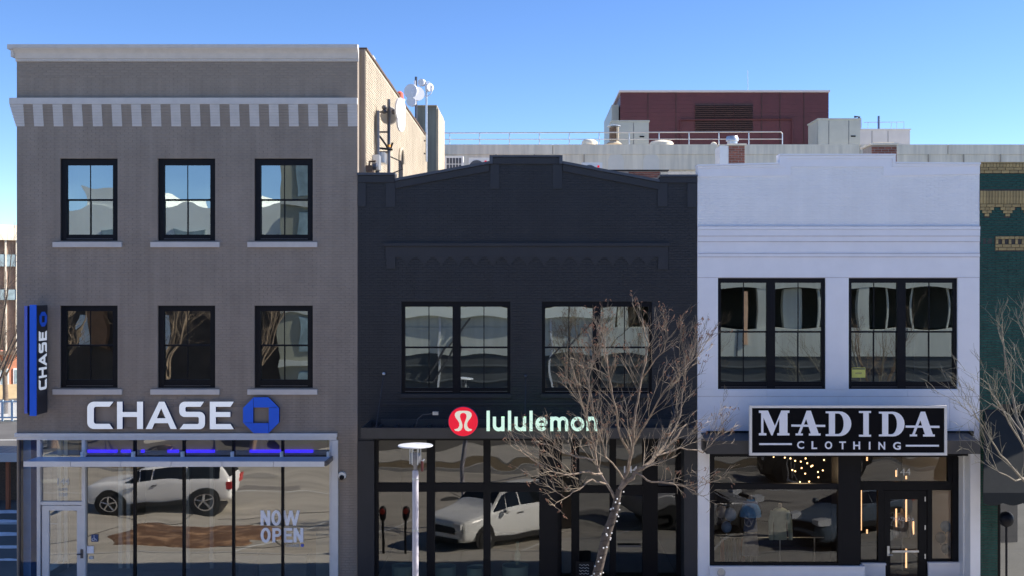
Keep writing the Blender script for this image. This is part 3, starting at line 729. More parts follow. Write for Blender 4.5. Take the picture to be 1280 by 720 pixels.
# awning: channel-framed flat metal awning on rods
aw_y = -1.5
AX0, AX1 = U(451, aw_y), U(868, aw_y); az1, az0 = V(535, aw_y), V(548, aw_y)
aw = MB().box(AX0, AX1, aw_y, aw_y+.05, az0, az1).box(AX0+.001, AX1-.001, aw_y+.051, aw_y+.12, az1-.03, az1-.001).box(AX0+.001, AX1-.001, aw_y+.051, aw_y+.12, az0+.001, az0+.03).build('awning', M_charc, lb)
MB().box(AX0, AX0+.05, aw_y+.121, -.01, az0, az1-.002).box(AX1-.05, AX1, aw_y+.121, -.01, az0, az1-.002).build('side_channel', M_charc, aw)
MB().box(AX0+.3, AX1-.3, -.07, -.012, az0+.02, az1+.04).build('ledger', M_charc, aw)
x = AX0+.3; sl = MB()
while x < AX1-.1: sl.box(x, x+.05, aw_y+.121, -.075, az0+.10, az0+.18); x += .42
sl.build('joist', M_charc, aw)
MB().box(AX0+.052, AX1-.052, aw_y+.125, -.08, az0+.04, az0+.06).build('soffit_sheet', M_charc, aw)
for a, py_, b in ((480,467,470),(657,470,656),(835,470,845)):
    xa, za = at(a, py_); fb = (U(b, aw_y+.08), aw_y+.08, az1)
    rd = MB().tube([(xa, -.03, za), fb], .009, 5).build('tie_rod', M_dkmetal, aw)
    MB().ball((xa, -.04, za), .045, 6).build('anchor', M_metal if a == 480 else M_dkmetal, rd)
gl_ = thing('gooseneck_lamp', 'small gooseneck floodlight on the navy awning left of the red round emblem', 'lamp', (U(520,-1.2), -1.2, az1))
q = [(U(520,-1.2), -1.2, az1), (U(522,-1.2), -1.2, V(524,-1.2)), (U(528,-1.2), -1.2, V(518.5,-1.2)), (U(541,-1.2), -1.2, V(517,-1.2))]
MB().tube(q, .012, 6).build('arm', M_dkmetal, gl_)
MB().box(U(541,-1.2), U(548,-1.2), -1.27, -1.13, V(518.5,-1.2), V(514.5,-1.2)).build('lamp_head', M_metal, gl_)
# storefront B
ysB = .12
fB = MB()
for a, b in ((468,472),(533,543),(604,613),(674,697)): fB.box(U(a), U(b), ysB-.06, ysB+.10, .0, V(549)-.002)
fB.build('mullion_frame', M_black, lb)
for a, b in ((472,533),(543,604),(613,674)):
    for z0q, z1q, nmq in ((V(615.5),V(605),'transom_rail'),(0,.25,'sill_rail'),(V(551),V(549)-.003,'head_rail')): MB().box(U(a), U(b), ysB-.05, ysB+.1, z0q, z1q).build(nmq, M_black, lb)
for i, (a, b) in enumerate(((472,533),(543,604),(613,674))):
    pane(lb, U(a), U(b), V(605), V(551), ysB+.04, G_shop2, .001, seed=40+i); pane(lb, U(a), U(b), .25, V(615.5), ysB+.04, G_shop2, .002, seed=50+i)
# entry bay, set back
ye = .9
eb = MB()
for a, b in ((714,724),(762,770),(803,822),(845,860)): eb.box(U(a,ye), U(b,ye), ye-.06, ye+.08, 0, 4.4)
eb.box(U(724,ye), U(762,ye), ye-.05, ye+.08, V(616,ye), V(607,ye)); eb.box(U(770,ye), U(803,ye), ye-.05, ye+.08, V(619,ye), V(607,ye)); eb.box(U(822,ye), U(845,ye), ye-.05, ye+.08, V(616,ye), V(608,ye))
eb.build('entry_frame', M_black, lb)
pane(lb, U(701,ye), U(714,ye), .1, 4.4, ye, G_shop2, .001); 
MB().box(U(699,ye), U(702,ye), ye-.06, ye+.08, 0, 4.4).build('entry_post', M_black, lb)
for a, b, c in ((724,762,616),(770,803,619),(822,845,616)):
    pane(lb, U(a,ye), U(b,ye), V(607,ye), 4.4, ye+.02, G_dark, .001); pane(lb, U(a,ye), U(b,ye), .12, V(c,ye), ye+.02, G_dark, .0025)
MB().box(U(772,ye), U(801,ye), ye-.10, ye-.07, V(683,ye), V(680.5,ye)).build('push_bar', M_dkmetal, lb)
MB().box(U(674.5), U(700), .23, ye+.1, 0, 4.4).build('entry_side', M_black, lb)
MB().box(U(855), U(871)-.001, -.04, .003, 0, az0).build('pilaster', M_navy2, lb); MB().box(U(447.5), U(467.8), -.04, .003, 0, V(551)).build('pilaster', M_navy2, lb)
text_obj('house_number', '144', M_vinyl, lb, U(780,ye), U(797,ye), V(591,ye), V(582.5,ye), ye-.0, .004, bold=.01)
# sign B
ls = thing('wordmark_sign', 'pale mint lowercase letters beside a round red emblem on the navy awning', 'sign', (U(655,-1.55), -1.55, az1))
yl = -1.60
M_mint = emis('mint_letter_face', (.62,.85,.66), .30); M_mint.node_tree.nodes['Principled BSDF'].inputs['Base Color'].default_value = (.62,.85,.68,1)
M_redd = emis('emblem_red', (.75,.006,.028), .28); M_cream = emis('emblem_cream', (.86,.78,.60), .2)  # slight glow added to brighten the red disc and its cream mark
T7 = lambda p_: (555+p_[0]/6.24, 500+p_[1]/6.24)
cx_, cz_ = at(579, 527, yl)
kk = (D+yl)/F
MB().lathe([(17.6*kk,0),(18.2*kk,.01),(18.2*kk,.12)], (cx_, yl, cz_), 48, 'Y').build('emblem_disc', M_redd, ls)
MB().lathe([(18.3*kk,.02),(18.9*kk,.021),(18.9*kk,.12)], (cx_, yl, cz_), 48, 'Y').build('emblem_rim', M_ret, ls)
om = [(150,84),(118,85),(97,92),(86,105),(84,122),(92,140),(108,160),(119,180),(119,203),(107,222),(80,230),(88,240),(112,244),(132,236),(143,216),(144,195),(138,172),(129,150),(124,130),(127,112),(138,103),(150,101)]
letter('emblem_mark', [om], T7, yl-.014, .012, M_cream, ls); letter('emblem_mark', [[(300-x_, y_) for x_, y_ in om]], T7, yl-.014, .012, M_cream, ls)
def stroke(pts, wd):
    """polyline of constant width -> (left, right) outline, px units"""
    L, R = [], []
    for i, p_ in enumerate(pts):
        a = Vector(pts[max(i-1,0)]); b = Vector(pts[min(i+1,len(pts)-1)]); d_ = (b-a).normalized(); n_ = Vector((-d_.y, d_.x))*wd/2
        L.append((p_[0]+n_.x, p_[1]+n_.y)); R.append((p_[0]-n_.x, p_[1]-n_.y))
    return L, R
def stroke_letter(strokes, conv, y, dep, m, parent, side):
    mb = MB()
    for si, (pts, wd) in enumerate(strokes):
        L, R = stroke(pts, wd); n = len(L); y0 = y-si*.0012; o = len(mb.v)
        for q_ in (L, R):
            for yy in (y0, y+dep):
                for p_ in q_: X, Z = at(*conv(p_), y); mb.v.append((X, yy, Z))
        Lf, Lb, Rf, Rb = o, o+n, o+2*n, o+3*n
        for i in range(n-1):
            mb.f += [(Lf+i, Rf+i, Rf+i+1, Lf+i+1), (Lf+i, Lf+i+1, Lb+i+1, Lb+i), (Rf+i, Rb+i, Rb+i+1, Rf+i+1)]
        mb.f += [(Lf, Lb, Rb, Rf), (Lf+n-1, Rf+n-1, Rb+n-1, Lb+n-1)]
    o_ = mb.build('letter', m, parent); 
    return o_
W = 24.5; base, xh, asc = 243, 133, 86
def L_(x): return [([(x,asc),(x,base)], W)]
def u_(x0): # left stem centre x0, right x0+66
    r = 33; cy = 200
    return [([(x0,xh),(x0,cy)]+arc(x0+r, cy, r, 32, 180, 0, 10)[1:]+[(x0+2*r,xh)], W), ([(x0+2*r,xh),(x0+2*r,base)], W)]
def n_(x0, r=33, last=True):
    return [([(x0,xh),(x0,base)], W), ([(x0,base)]+arc(x0+r, 176, r, 32, 180, 360, 10)+[(x0+2*r,base)], W)]
letters = [L_(344), u_(393), L_(511), u_(562), L_(679),
    [(arc(761,189,36,43,42,360,16), W-1), ([(798,192),(730,192)], 19)],
    n_(841, 29)+[([(899,base)]+arc(928, 176, 29, 32, 180, 360, 10)+[(957,base)], W)],
    [(arc(1042,189,40,43,0,360,24), W)],
    n_(1124, 31)]
for st_ in letters: stroke_letter(st_, T7, yl, .09, M_mint, ls, M_ret)
TN = lambda p_: (300+p_[0]/7.2, 620+p_[1]/7.2)
def Nn(x0, y0, x1, y1, w=27): h_ = w/2; return [([(x0+h_,y0),(x0+h_,y1)],w), ([(x1-h_,y0),(x1-h_,y1)],w), ([(x0+h_,y0+3),(x1-h_,y1-3)],w)]
def Oo(x0, y0, x1, y1, w=26): h_ = w/2; return [(arc((x0+x1)/2,(y0+y1)/2,(x1-x0)/2-h_,(y1-y0)/2-h_,0,360,22), w)]
NOL = [Nn(185,130,272,265), Oo(282,127,370,268), [([(396,130),(424,265)],25),([(424,265),(458,132)],25),([(458,132),(492,265)],25),([(492,265),(526,130)],25)],
  Oo(185,285,276,421), [([(304,288),(304,418)],27),([(304,300)]+arc(338,328,24,28,-90,90,8)+[(304,356)],25)],
  [([(403,288),(403,418)],27),([(403,300),(470,300)],24),([(403,352),(464,352)],23),([(403,406),(472,406)],24)], Nn(482,288,570,418)]
for st_ in NOL: stroke_letter(st_, TN, .035, .003, M_vinyl, bk, None).name = 'window_letter'
# plinths / pots displayed in the window
M_pot = mat('teal_glazed_pot', (.42,.60,.57), .5, .06, 3)
pots = [(503,706,13.5),(556,707,14),(596,708,12.5),(644,706,16.5)]
for i, (px, py, r) in enumerate(pots):
    Y_ = .75; k = (D+Y_)/F; X, Z = at(px, py, Y_); r_ = r*k
    lab = ['pale teal round pot inside the navy shop window behind the lamp post', 'pale teal round pot, second from the lamp post in the navy shop window', 'narrowest pale teal round pot in the navy shop window', 'widest pale teal round pot with a bottle on it in the navy shop window'][i]
    t = thing('round_pot', lab, 'pot', (X, Y_, .1), 'round pots in the navy shop window')
    MB().lathe([(r_*.86,.1-Z),(r_*.97,-.25),(r_,-.02),(r_,0),(r_*.9,0),(r_*.88,-.04),(.01,-.05)], (X, Y_, Z), 24).build('pot_body', M_pot, t, True)
X, Z = at(647, 706, .75); k = (D+.75)/F
bt = MB().lathe([(3.6*k,0),(3.7*k,12*k),(3.2*k,15*k),(1.6*k,18*k),(1.5*k,22*k),(2*k,22.2*k),(2*k,29*k)], (X, .75, Z+.002), 14).build('bottle', mat('pale_green_bottle', (.38,.52,.44), .3, .05, 4), None, True)
tag(bt, 'pale green tall bottle standing on the widest teal pot', 'bottle')
sb = thing('sandwich_board', 'black chalkboard with white writing in the entrance behind the tree trunk', 'sign', (U(722,.3), .3, .1))
MB().box(U(720,.3)-.0, U(742,.3), .28, .31, .13, V(702,.3)).build('board', M_black, sb)
for i in range(4): MB().tube([(U(724+j*1.5,.3), .275, V(706+i*3.6,.3)+.02*math.sin(j*2.1+i)) for j in range(9)], .006, 4).build('chalk_mark', M_vinyl2, sb)

# ================================================================== BUILDING C: white shop
wb = thing('white_building', 'two storey white painted brick building with stepped parapet and black windows', 'building', (U(1048), 0, 0))
cx0, cx1 = U(871.7), U(1224.5)
wC = [(897.5,1032),(1061,1197)]
holesC = [rpx(a, b, 347.5, 486.5) for a, b in wC]
shopC = (U(887), U(1212), -1, V(566))
zfl = V(209)
mb = MB(); wall_cells(mb, cx0, cx1, 0, zfl, holesC+[shopC], .004, .32)
mb.prism([at(*q) for q in [(871.7,207.5),(974,205.5),(974,194.5),(1119,194.5),(1119,205),(1224.5,205.5),(1224.5,209),(871.7,209)]], .004, .32)
mb.build('wall', M_whiteb, wb)
def allowC(z0, z1):
    py = VY-(z1-H)*F/D; pyb = VY-(z0-H)*F/D
    if py < 209:
        if py < 204: return []
        return [(U(984), U(1110))]
    return [(cx0, cx1)]
brick_stuff(brick_list(V(283), V(202), allowC), M_whiteb, wb, FRONT, proud=.004, jit=.0015, seed=31)
M_copeC = mat('coping_white', (.84,.83,.87), .5, .03, 3)
def copC(a, b, ya, yb, t=2.2):
    (xa, za), (xb, zb) = at(a, ya), at(b, yb); MB().prism([(xa,za),(xb,zb),(xb,zb+t/48),(xa,za+t/48)], -.07, .36).build('coping', M_copeC, wb)
copC(871.6, 973.8, 208, 205.5); copC(974, 1119, 194.5, 194.5, 2); copC(1119.2, 1224.8, 204.8, 205.5)
def bandC(pts, nm, y0): MB().prism([at(*q) for q in pts], y0, .003).build(nm, M_whitep, wb)
bandC([(871.9,208.2),(974,205.7),(974,194.7),(1119,194.7),(1119,205),(1224.3,205.7),(1224.3,207.5),(1115,208.5),(1115,198.5),(982,198.5),(982,209),(871.9,211)], 'parapet_band', -.045)
bandC([(871.9,211.1),(982.1,209.1),(982.1,198.6),(1114.9,198.6),(1114.9,208.6),(1224.3,207.6),(1224.3,217.5),(1104,220),(1104,208.5),(988,208.5),(988,219.5),(871.9,221)], 'parapet_band', -.028)
for a, b, p_ in ((283,287,.05),(287.3,295,.035),(295.3,302,.022),(302.3,317,.010),(317.3,321,.026),(321.3,346.7,.008)):
    MB().box(cx0+.002, cx1-.002, -p_, .003, V(b), V(a)).build('band_course', M_whitep, wb)
M_flash = mat('thin_flashing_tan', (.50,.42,.42), .7, .15, 3)
for py_, o_ in ((283,.052),(295.1,.04),(302.1,.03),(317.1,.03),(321.1,.03),(346.9,.014),(495.4,.014)):
    MB().box(cx0+.004, cx1-.004, -o_, .002, V(py_)-.005, V(py_)+.005).build('flashing_line', M_flash, wb)
# siding panels around the windows
def panel(a, b, c, d): MB().box(U(a)+.004, U(b)-.004, -.012, .003, V(d)+.004, V(c)-.004).build('wall_panel', M_whitep, wb)
panel(871.8, 897.3, 347, 487); panel(1032.2, 1060.8, 347, 487); panel(1197.2, 1224.4, 347, 487)
for a, b in ((871.8,958.5),(958.5,1134.5),(1134.5,1224.4)): panel(a, b, 487, 495.5)
for a, b in ((871.8,1048),(1048,1187),(1187,1224.4)): panel(a, b, 495.5, 566)
for i, (a, b) in enumerate(wC):
    c0 = (a+4, a+61.5); c1 = (a+72, b-4)
    sash_window(wb, U(a), U(b), V(486.5), V(347.5), [(U(c0[0]), U(c0[1])), (U(c1[0]), U(c1[1]))], V(353.5), V(415), V(477.5), M_black, G_up, rec=.05, pillow=.0010, seedn=i*9+2)
# notice taped inside the right window
nb = thing('window_notice', 'yellow paper notice in the lower left corner of the right white-building window', 'notice', (U(1076), .16, V(472)))
MB().box(U(1066.5), U(1083.5), .120, .123, V(472.5), V(460)).build('paper', mat('yellow_paper', (.72,.68,.16), .7, .04, 5), nb)
MB().box(U(1067), U(1083), .117, .1195, V(462.3), V(460.8)).build('header_bar', M_dkmetal, nb)
MB().box(U(1071), U(1079), .1175, .1198, V(468), V(466)).build('print_block', mat('faded_print', (.45,.40,.14), .7, .1, 20), nb)
# awning C + body
yc = -.9
c0x, c1x = U(883, yc), U(1225.5, yc); z1_, z0_ = V(551, yc), V(567.5, yc)
awc = MB().box(c0x, c1x, yc, yc+.05, z0_, z1_).build('awning', M_charc, wb)
MB().prism([(0,0)],0,0) if False else None
dk = MB(); dk.add([(c0x,yc+.051,z1_-.02),(c1x,yc+.051,z1_-.02),(c1x,-.016,z1_+.10),(c0x,-.016,z1_+.10),(c0x,yc+.051,z1_-.06),(c1x,yc+.051,z1_-.06),(c1x,-.016,z1_+.06),(c0x,-.016,z1_+.06)], [(0,1,2,3),(7,6,5,4),(0,4,5,1),(1,5,6,2),(2,6,7,3),(3,7,4,0)])
dk.build('awning_deck', M_charc, awc)
MB().box(U(883), U(1216), -.06, -.013, V(545), V(538.5)).build('ledger', M_black, awc)
MB().box(c1x-.05, c1x-.001, yc+.052, -.02, z0_, z1_-.07).build('side_channel', M_charc, awc); MB().box(c0x+.001, c0x+.05, yc+.052, -.02, z0_, z1_-.07).build('side_channel', M_charc, awc)
MB().box(cx0, cx0+.3, .33, 16, 0, 10.6).box(cx1-.3, cx1, .33, 16, 0, 10.6).build('side_wall', M_whiteb, wb)
MB().box(cx0+.31, cx1-.31, 15.7, 16, 0, 9.8).build('back_wall', M_sidebrick, wb)
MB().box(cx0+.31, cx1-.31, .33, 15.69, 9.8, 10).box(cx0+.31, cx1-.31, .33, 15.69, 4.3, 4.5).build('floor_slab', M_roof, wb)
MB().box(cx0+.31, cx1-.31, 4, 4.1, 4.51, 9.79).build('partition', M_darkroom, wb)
MB().box(cx0+.31, cx1-.31, 5, 5.1, .1, 4.29).build('partition', mat('shop_dark_wall', (.03,.028,.03), .9, .1, 1), wb)
MB().box(cx0+.31, cx1-.31, .33, 5, -.1, .1).build('shop_floor', mat('shop_dark_floor', (.06,.05,.045), .7, .1, 2), wb)
# storefront C: display window
yw = .06
fr = MB()
fr.box(U(887), U(893), yw-.05, yw+.1, 0, V(566)-.003); fr.box(U(1048), U(1075), yw-.05, yw+.1, 0, V(566)-.003)
fr.box(U(893), U(1048), yw-.04, yw+.1, V(612), V(605)); fr.box(U(893), U(1048), yw-.045, yw+.1, V(571), V(566)-.004); fr.box(U(893), U(1048), yw-.045, yw+.1, V(707), V(704))
fr.build('shop_frame', M_black, wb)
pane(wb, U(893), U(1048), V(605), V(571), yw+.03, G_dark, .001, seed=61); pane(wb, U(893), U(1048), V(704), V(612), yw+.03, G_dark, .0025, n=14, seed=62)
MB().box(U(887), U(1080), yw-.12, yw+.1, .1, V(707)-.003).build('stall_riser', M_whitep, wb); MB().box(U(886.5), U(1080.5), yw-.15, yw-.0, V(709), V(707)-.002).build('riser_ledge', M_whitep, wb)
MB().box(U(887.2), U(1079.8), yw-.128, yw-.119, .12, V(716)).build('riser_panel', M_whitep, wb)
MB().lathe([(.10,.0),(.11,-.015),(.08,-.02),(.075,-.01),(.0001,-.008)], (U(901), yw-.13, V(715)), 18, 'Y').build('round_vent', M_metal, wb, True)
# door bay, set back
yd = .68
def Bx(mbx, a, b, c, d, y0=-.05, y1=.09): mbx.box(U(a,yd), U(b,yd), yd+y0, yd+y1, V(d,yd), V(c,yd)); return mbx
g = MB(); Bx(g,1071,1075.5,560,760); Bx(g,1075.5,1196,561,571,-.045); Bx(g,1075.5,1190,602,612.5,-.04); Bx(g,1097,1104.5,612.5,760); Bx(g,1158.5,1164.5,612.5,760); Bx(g,1190,1199,571,760); Bx(g,1184.5,1190,571,602,-.03)
Bx(g,1075.5,1097,700,704,-.035); Bx(g,1164.5,1190,699,703,-.035)
g.build('entry_frame', M_black, wb)
pane(wb, U(1075.5,yd), U(1184.5,yd), V(602,yd), V(571,yd), yd+.02, G_dark, .001); pane(wb, U(1075.5,yd), U(1097,yd), V(700,yd), V(612.5,yd), yd+.02, G_dark, .001); pane(wb, U(1164.5,yd), U(1190,yd), V(699,yd), V(612.5,yd), yd+.02, G_dark, .001)
for q4 in ((1075.5,1105,704),(1158.5,1199,703)): Bx(MB_ := MB(),*q4,760,-.12).build('stall_riser', M_whitep, wb)
for q4 in ((1075,1105.5,702.5,705),(1158,1199.5,701.5,704)): Bx(MB(),*q4,-.15,-.04).build('riser_ledge', M_whitep, wb)
dd_ = MB(); Bx(dd_,1105,1112.5,613,760,-.03,.04); Bx(dd_,1147.5,1158,613,760,-.03,.04); Bx(dd_,1112.5,1147.5,613,624,-.027,.04); door = dd_.build('door', M_black, wb)
pane(door, U(1112.5,yd), U(1147.5,yd), .2, V(624,yd), yd+.01, G_dark, .001)
MB().box(U(1114,yd), U(1147,yd), yd-.10, yd-.07, V(689.5,yd), V(687,yd)).build('push_bar', M_metal, door)
MB().box(U(1108,yd), U(1111,yd), yd-.07, yd-.03, V(694,yd), V(682,yd)).tube([(U(1109.5,yd), yd-.08, V(692.5,yd)), (U(1114.5,yd), yd-.1, V(693,yd))], .018, 6).build('handle', M_metal, door)
for py_ in (623.5, 659, 695): MB().box(U(1155,yd), U(1156.5,yd), yd-.045, yd-.031, V(py_+3,yd), V(py_-3,yd)).build('hinge', M_metal, door)
text_obj('window_lettering', 'MADIDA', M_vinyl2, door, U(1117,yd), U(1143,yd), V(651,yd), V(647,yd), yd-.0, .002, spacing=1.15)
text_obj('house_number', '144', M_vinyl2, wb, U(1121,yd), U(1138,yd), V(594,yd), V(585.5,yd), yd-.0, .002)
# pillars
MB().box(U(871.9), U(883), -.05, .003, 0, V(538)).build('pillar', M_whitep, wb); MB().box(U(1212), U(1224.4), -.05, .003, 0, V(566)-.002).build('pillar', M_whitep, wb)
MB().box(U(1212)+.001, U(1216), .005, yd+.09, 0, V(566)-.002).build('pillar_return', mat('pillar_return_grey', (.50,.48,.48), .7, .05, 2), wb)  # return face coloured greyer than the white pillar front
MB().box(U(883.2), U(886.9), -.02, .3, 0, V(566)-.002).build('pillar', M_whitep, wb)
MB().box(U(1049), U(1074), yw+.11, yd+.05, 0, 4.29).build('entry_side', M_black, wb)
MB().box(U(1075), U(1212), .1, yd+.1, V(566)-.1, V(566)+.05).build('entry_soffit', M_black, wb)
# sign C
ms_ = thing('board_sign', 'long black board sign with white serif capitals and pale frame over white shop', 'sign', (U(1060,-1), -1, V(569,-1)))
yS = -.99
bxx = lambda mbx, a, b, c, d, y0, y1: mbx.box(U(a,yS), U(b,yS), y0, y1, V(d,yS), V(c,yS))
bxx(MB(), 939.5, 1181, 509.5, 566.5, yS+.02, yS+.08).build('board', mat('sign_black', (.004,.004,.006), .5, .05, 2, spec=.1), ms_)
f_ = MB(); bxx(f_, 936.8, 1183.8, 507, 510, yS-.01, yS+.08); bxx(f_, 936.8, 1183.8, 566, 569.3, yS-.01, yS+.08); bxx(f_, 936.8, 940, 510, 566, yS-.01, yS+.08); bxx(f_, 1180.5, 1183.8, 510, 566, yS-.01, yS+.08)
f_.build('frame', mat('sign_frame_pale', (.74,.70,.66), .5, .05, 5), ms_)
T8 = lambda p_: (930+p_[0]/4.923, 500+p_[1]/4.923)
Mp = [(92,65),(148,65),(190,160),(230,65),(280,65),(280,79),(268,81),(268,203),(280,205),(280,218),(205,218),(205,205),(218,203),(218,112),(176,218),(168,218),(120,108),(120,203),(138,205),(138,218),(92,218),(92,205),(106,203),(106,81),(92,79)]
def Ap(dx, dy): 
    T = lambda L: [(x_+dx, y_+dy) for x_, y_ in L]
    return [T([(332,208),(347,208),(393,92),(386,66)]), T([(386,66),(412,66),(460,208),(412,208),(378,102)]), T([(318,206),(362,206),(362,218),(318,218)]), T([(400,206),(471,206),(471,219),(400,219)]), T([(292,151),(500,153),(500,166),(292,164)])]
def strip(o_, i_): return [o_[k:k+2]+i_[k:k+2][::-1] for k in range(len(o_)-1)]
def Dp(dx, dy):
    T = lambda L: [(x_+dx, y_+dy) for x_, y_ in L]
    o_ = [(560,70)]+arc(588,146,72,76,-90,90,12)+[(560,222)]; i_ = [(560,83)]+arc(580,146,34,63,-90,90,12)+[(560,209)]
    return [T([(523,70),(560,70),(560,222),(523,222)]), T([(503,70),(523,70),(523,83),(503,81)]), T([(503,211),(523,209),(523,222),(503,222)])]+[T(q) for q in strip(o_, i_)]
def Ip(): return [[(735,78),(768,78),(768,216),(735,216)], [(708,68),(782,68),(782,80),(708,80)], [(708,214),(782,214),(782,226),(708,226)]]
M_ser = mat('sign_serif_white', (.86,.86,.92), .4, .02, 3)
for P_ in ([Mp], Ap(0,0), Dp(0,0), Ip(), Dp(328,2), Ap(703,6)): letter('letter', P_, T8, yS, .03, M_ser, ms_)
for a, b, c, d in ((94,295,266,277),(997,1200,276,287)): letter('rule_line', [[(a,c),(b,c),(b,d),(a,d)]], T8, yS, .03, M_ser, ms_)
xs_ = [(327,370,'C'),(416,450,'L'),(498,543,'O'),(587,627,'T'),(673,715,'H'),(769,778,'I'),(828,869,'N'),(918,965,'G')]
for i, (a, b, ch) in enumerate(xs_):
    dy = i*.8; text_obj('letter', ch, M_ser, ms_, T8s(a) if False else U(T8((a,0))[0], yS), U(T8((b,0))[0], yS), V(T8((0,301+dy))[1], yS), V(T8((0,253+dy))[1], yS), yS+.01, .02, bold=.02)
# contents of the display window
M_skin = mat('mannequin_form', (.35,.33,.30), .6, .05, 4)
def torso(px, Yd, pytop, pybot, wpx, m, nm, label, skirt=None, sleeve=True, mscarf=None):
    k = (D+Yd)/F; X = U(px, Yd); zt = V(pytop, Yd); zb = V(pybot, Yd); h = zt-zb; w_ = wpx*k/2
    t = thing('dress_form', label, 'mannequin', (X, Yd, .1), 'dress forms in the display window')
    MB().tube([(X,Yd,.12),(X,Yd,zb)], .02, 8).build('pole', M_metal, t); MB().lathe([(.18,0),(.18,.02),(.03,.04)], (X,Yd,.1), 16).build('foot_plate', M_metal, t)
    MB().lathe([(.055,.0),(.05,.08),(.045,.12),(.01,.13)], (X,Yd,zt-.02), 12).build('neck', M_skin, t, True)
    pr = [(w_*.9,0),(w_*.86,h*.12),(w_*.74,h*.42),(w_*.86,h*.68),(w_*.98,h*.84),(w_*.85,h*.93),(w_*.35,h*.99),(.05,h)]
    MB().lathe(pr, (X,Yd,zb), 20, 'Z', 1, .6).build('garment', m, t, True)
    if sleeve:
        for s_ in (-1, 1):
            MB().tube([(X+s_*w_*.85,Yd,zb+h*.88),(X+s_*w_*1.18,Yd-.02,zb+h*.55),(X+s_*w_*1.22,Yd-.08,zb+h*.12),(X+s_*w_*1.2,Yd-.1,zb)], [.075,.07,.062,.055], 10).build('sleeve', m, t, True)
    if skirt:
        MB().lathe([(w_*1.1,-h*.75),(w_*1.0,-h*.4),(w_*.8,0)], (X,Yd,zb), 20, 'Z', 1, .6).build('skirt', skirt, t, True)
    if mscarf:
        MB().lathe([(w_*1.35,-.04),(w_*1.3,.1),(w_*.9,.30),(.09,.42)], (X,Yd,zt-.42), 20, 'Z', 1, .7).build('shawl', mscarf, t, True)
    return t
torso(938, .8, 624, 664, 20, mat('cloth_navy', (.03,.07,.22), .9, .2, 8), 'a', 'dress form in a blue shawl over a grey skirt', mat('cloth_grey', (.30,.30,.33), .9, .2, 8), False, mat('cloth_blue', (.05,.26,.70), .9, .25, 8))
torso(975, .85, 634, 674, 20, mat('cloth_mint_white', (.34,.42,.38), .9, .08, 8), 'b', 'dress form in a pale mint white sweater')
torso(1128, 1.9, 640, 672, 15, mat('cloth_grey', (.30,.30,.33), .9, .2, 8), 'c', 'dress form in grey behind the black shop door', None, True)
M_bal = [mat('balloon_blue', (.12,.24,.50), .3, .03, 2), mat('balloon_grey', (.30,.30,.33), .3, .03, 2), mat('balloon_smoke', (.2,.19,.22), .3, .03, 2)]
for i, (px, py, Yd, r, mi, lab) in enumerate(((902,640,.7,.15,1,'grey balloon at the left edge of the display window'),(913,643,.6,.16,0,'light blue balloon beside the blue shawl in the display window'),(908,659,.7,.14,0,'lowest blue balloon in the left corner of the display window'),
        (1182,658,1.3,.14,0,'pale blue balloon highest in the narrow window right of the shop door'),(1176,672,1.3,.14,2,'smoky balloon in the middle of the narrow window right of the door'),(1182,686,1.3,.12,2,'small smoky balloon lowest in the narrow window right of the door'))):
    b_ = thing('balloon', lab, 'balloon', (U(px,Yd), Yd, V(py,Yd)), 'balloons in the white shop')
    MB().ball((U(px,Yd), Yd, V(py,Yd)), r, 12, 1.12).build('balloon_skin', M_bal[mi], b_, True); MB().lathe([(.001,.03),(.02,0),(.02,-.005)], (U(px,Yd), Yd, V(py,Yd)-r*1.12-.03), 8).build('knot', M_bal[mi], b_)
rk = thing('clothes_rack', 'metal clothes rack with dark garments in the display window', 'rack', (U(1020,1.2), 1.2, .1))
MB().tube([(U(1018,1.2),1.2,.1),(U(1018,1.2),1.2,V(672,1.2))], .02, 6).tube([(U(900,1.2),1.2,V(672,1.2)),(U(1030,1.2),1.2,V(672,1.2))], .015, 6).build('rail', M_metal, rk)
gcol = [(.30,.08,.04),(.05,.05,.07),(.14,.12,.10),(.22,.24,.30),(.10,.03,.04)]
for i in range(9):
    px = 903+i*5; m_ = mat('garment_cloth_%s' % 'abcde'[i % 5], gcol[i % 5], .9, .15, 6)
    MB().lathe([(.16,-1.0),(.17,-.6),(.12,-.1),(.03,0)], (U(px,1.2),1.2,V(672,1.2)-.02), 10, 'Z', .35, 1).build('hanging_garment', m_, rk, True)
# warm lights
M_bulb = emis('warm_bulb', (1.0,.58,.24), 4)
bl = thing('bulb_cluster', 'cluster of small warm round bulbs hanging in the white shop transom', 'light', (U(1008,1.5), 1.5, V(570,1.5)))
rb = random.Random(12)
for px, py in ((967,571),(988,573),(994,576),(1001,577),(1007,573),(1019,570),(1030,575),(1002,585),(1009,579),(990.5,587.5),(994,589),(1006.5,592),(1014,583),(1015.5,582),(1022.5,590),(1028.5,588),(1023,596.5),(1000,602.5),(1011.5,602),(1015,605.5),(981,572)):
    Yd = 1.5+rb.uniform(-.3,.3); MB().ball((U(px,Yd), Yd, V(py,Yd)), .021, 6).build('bulb', M_bulb, bl)
pl_ = bpy.data.lights.new('bulb_glow', 'POINT'); pl_.energy = 14; pl_.color = (1,.7,.42); pl_.shadow_soft_size = .3
po_ = bpy.data.objects.new('bulb_glow', pl_); C.objects.link(po_); po_.parent = bl; po_.location = (-.3, -.5, -.3)
M_tube = emis('warm_tube_light', (1.0,.52,.25), 1.3)
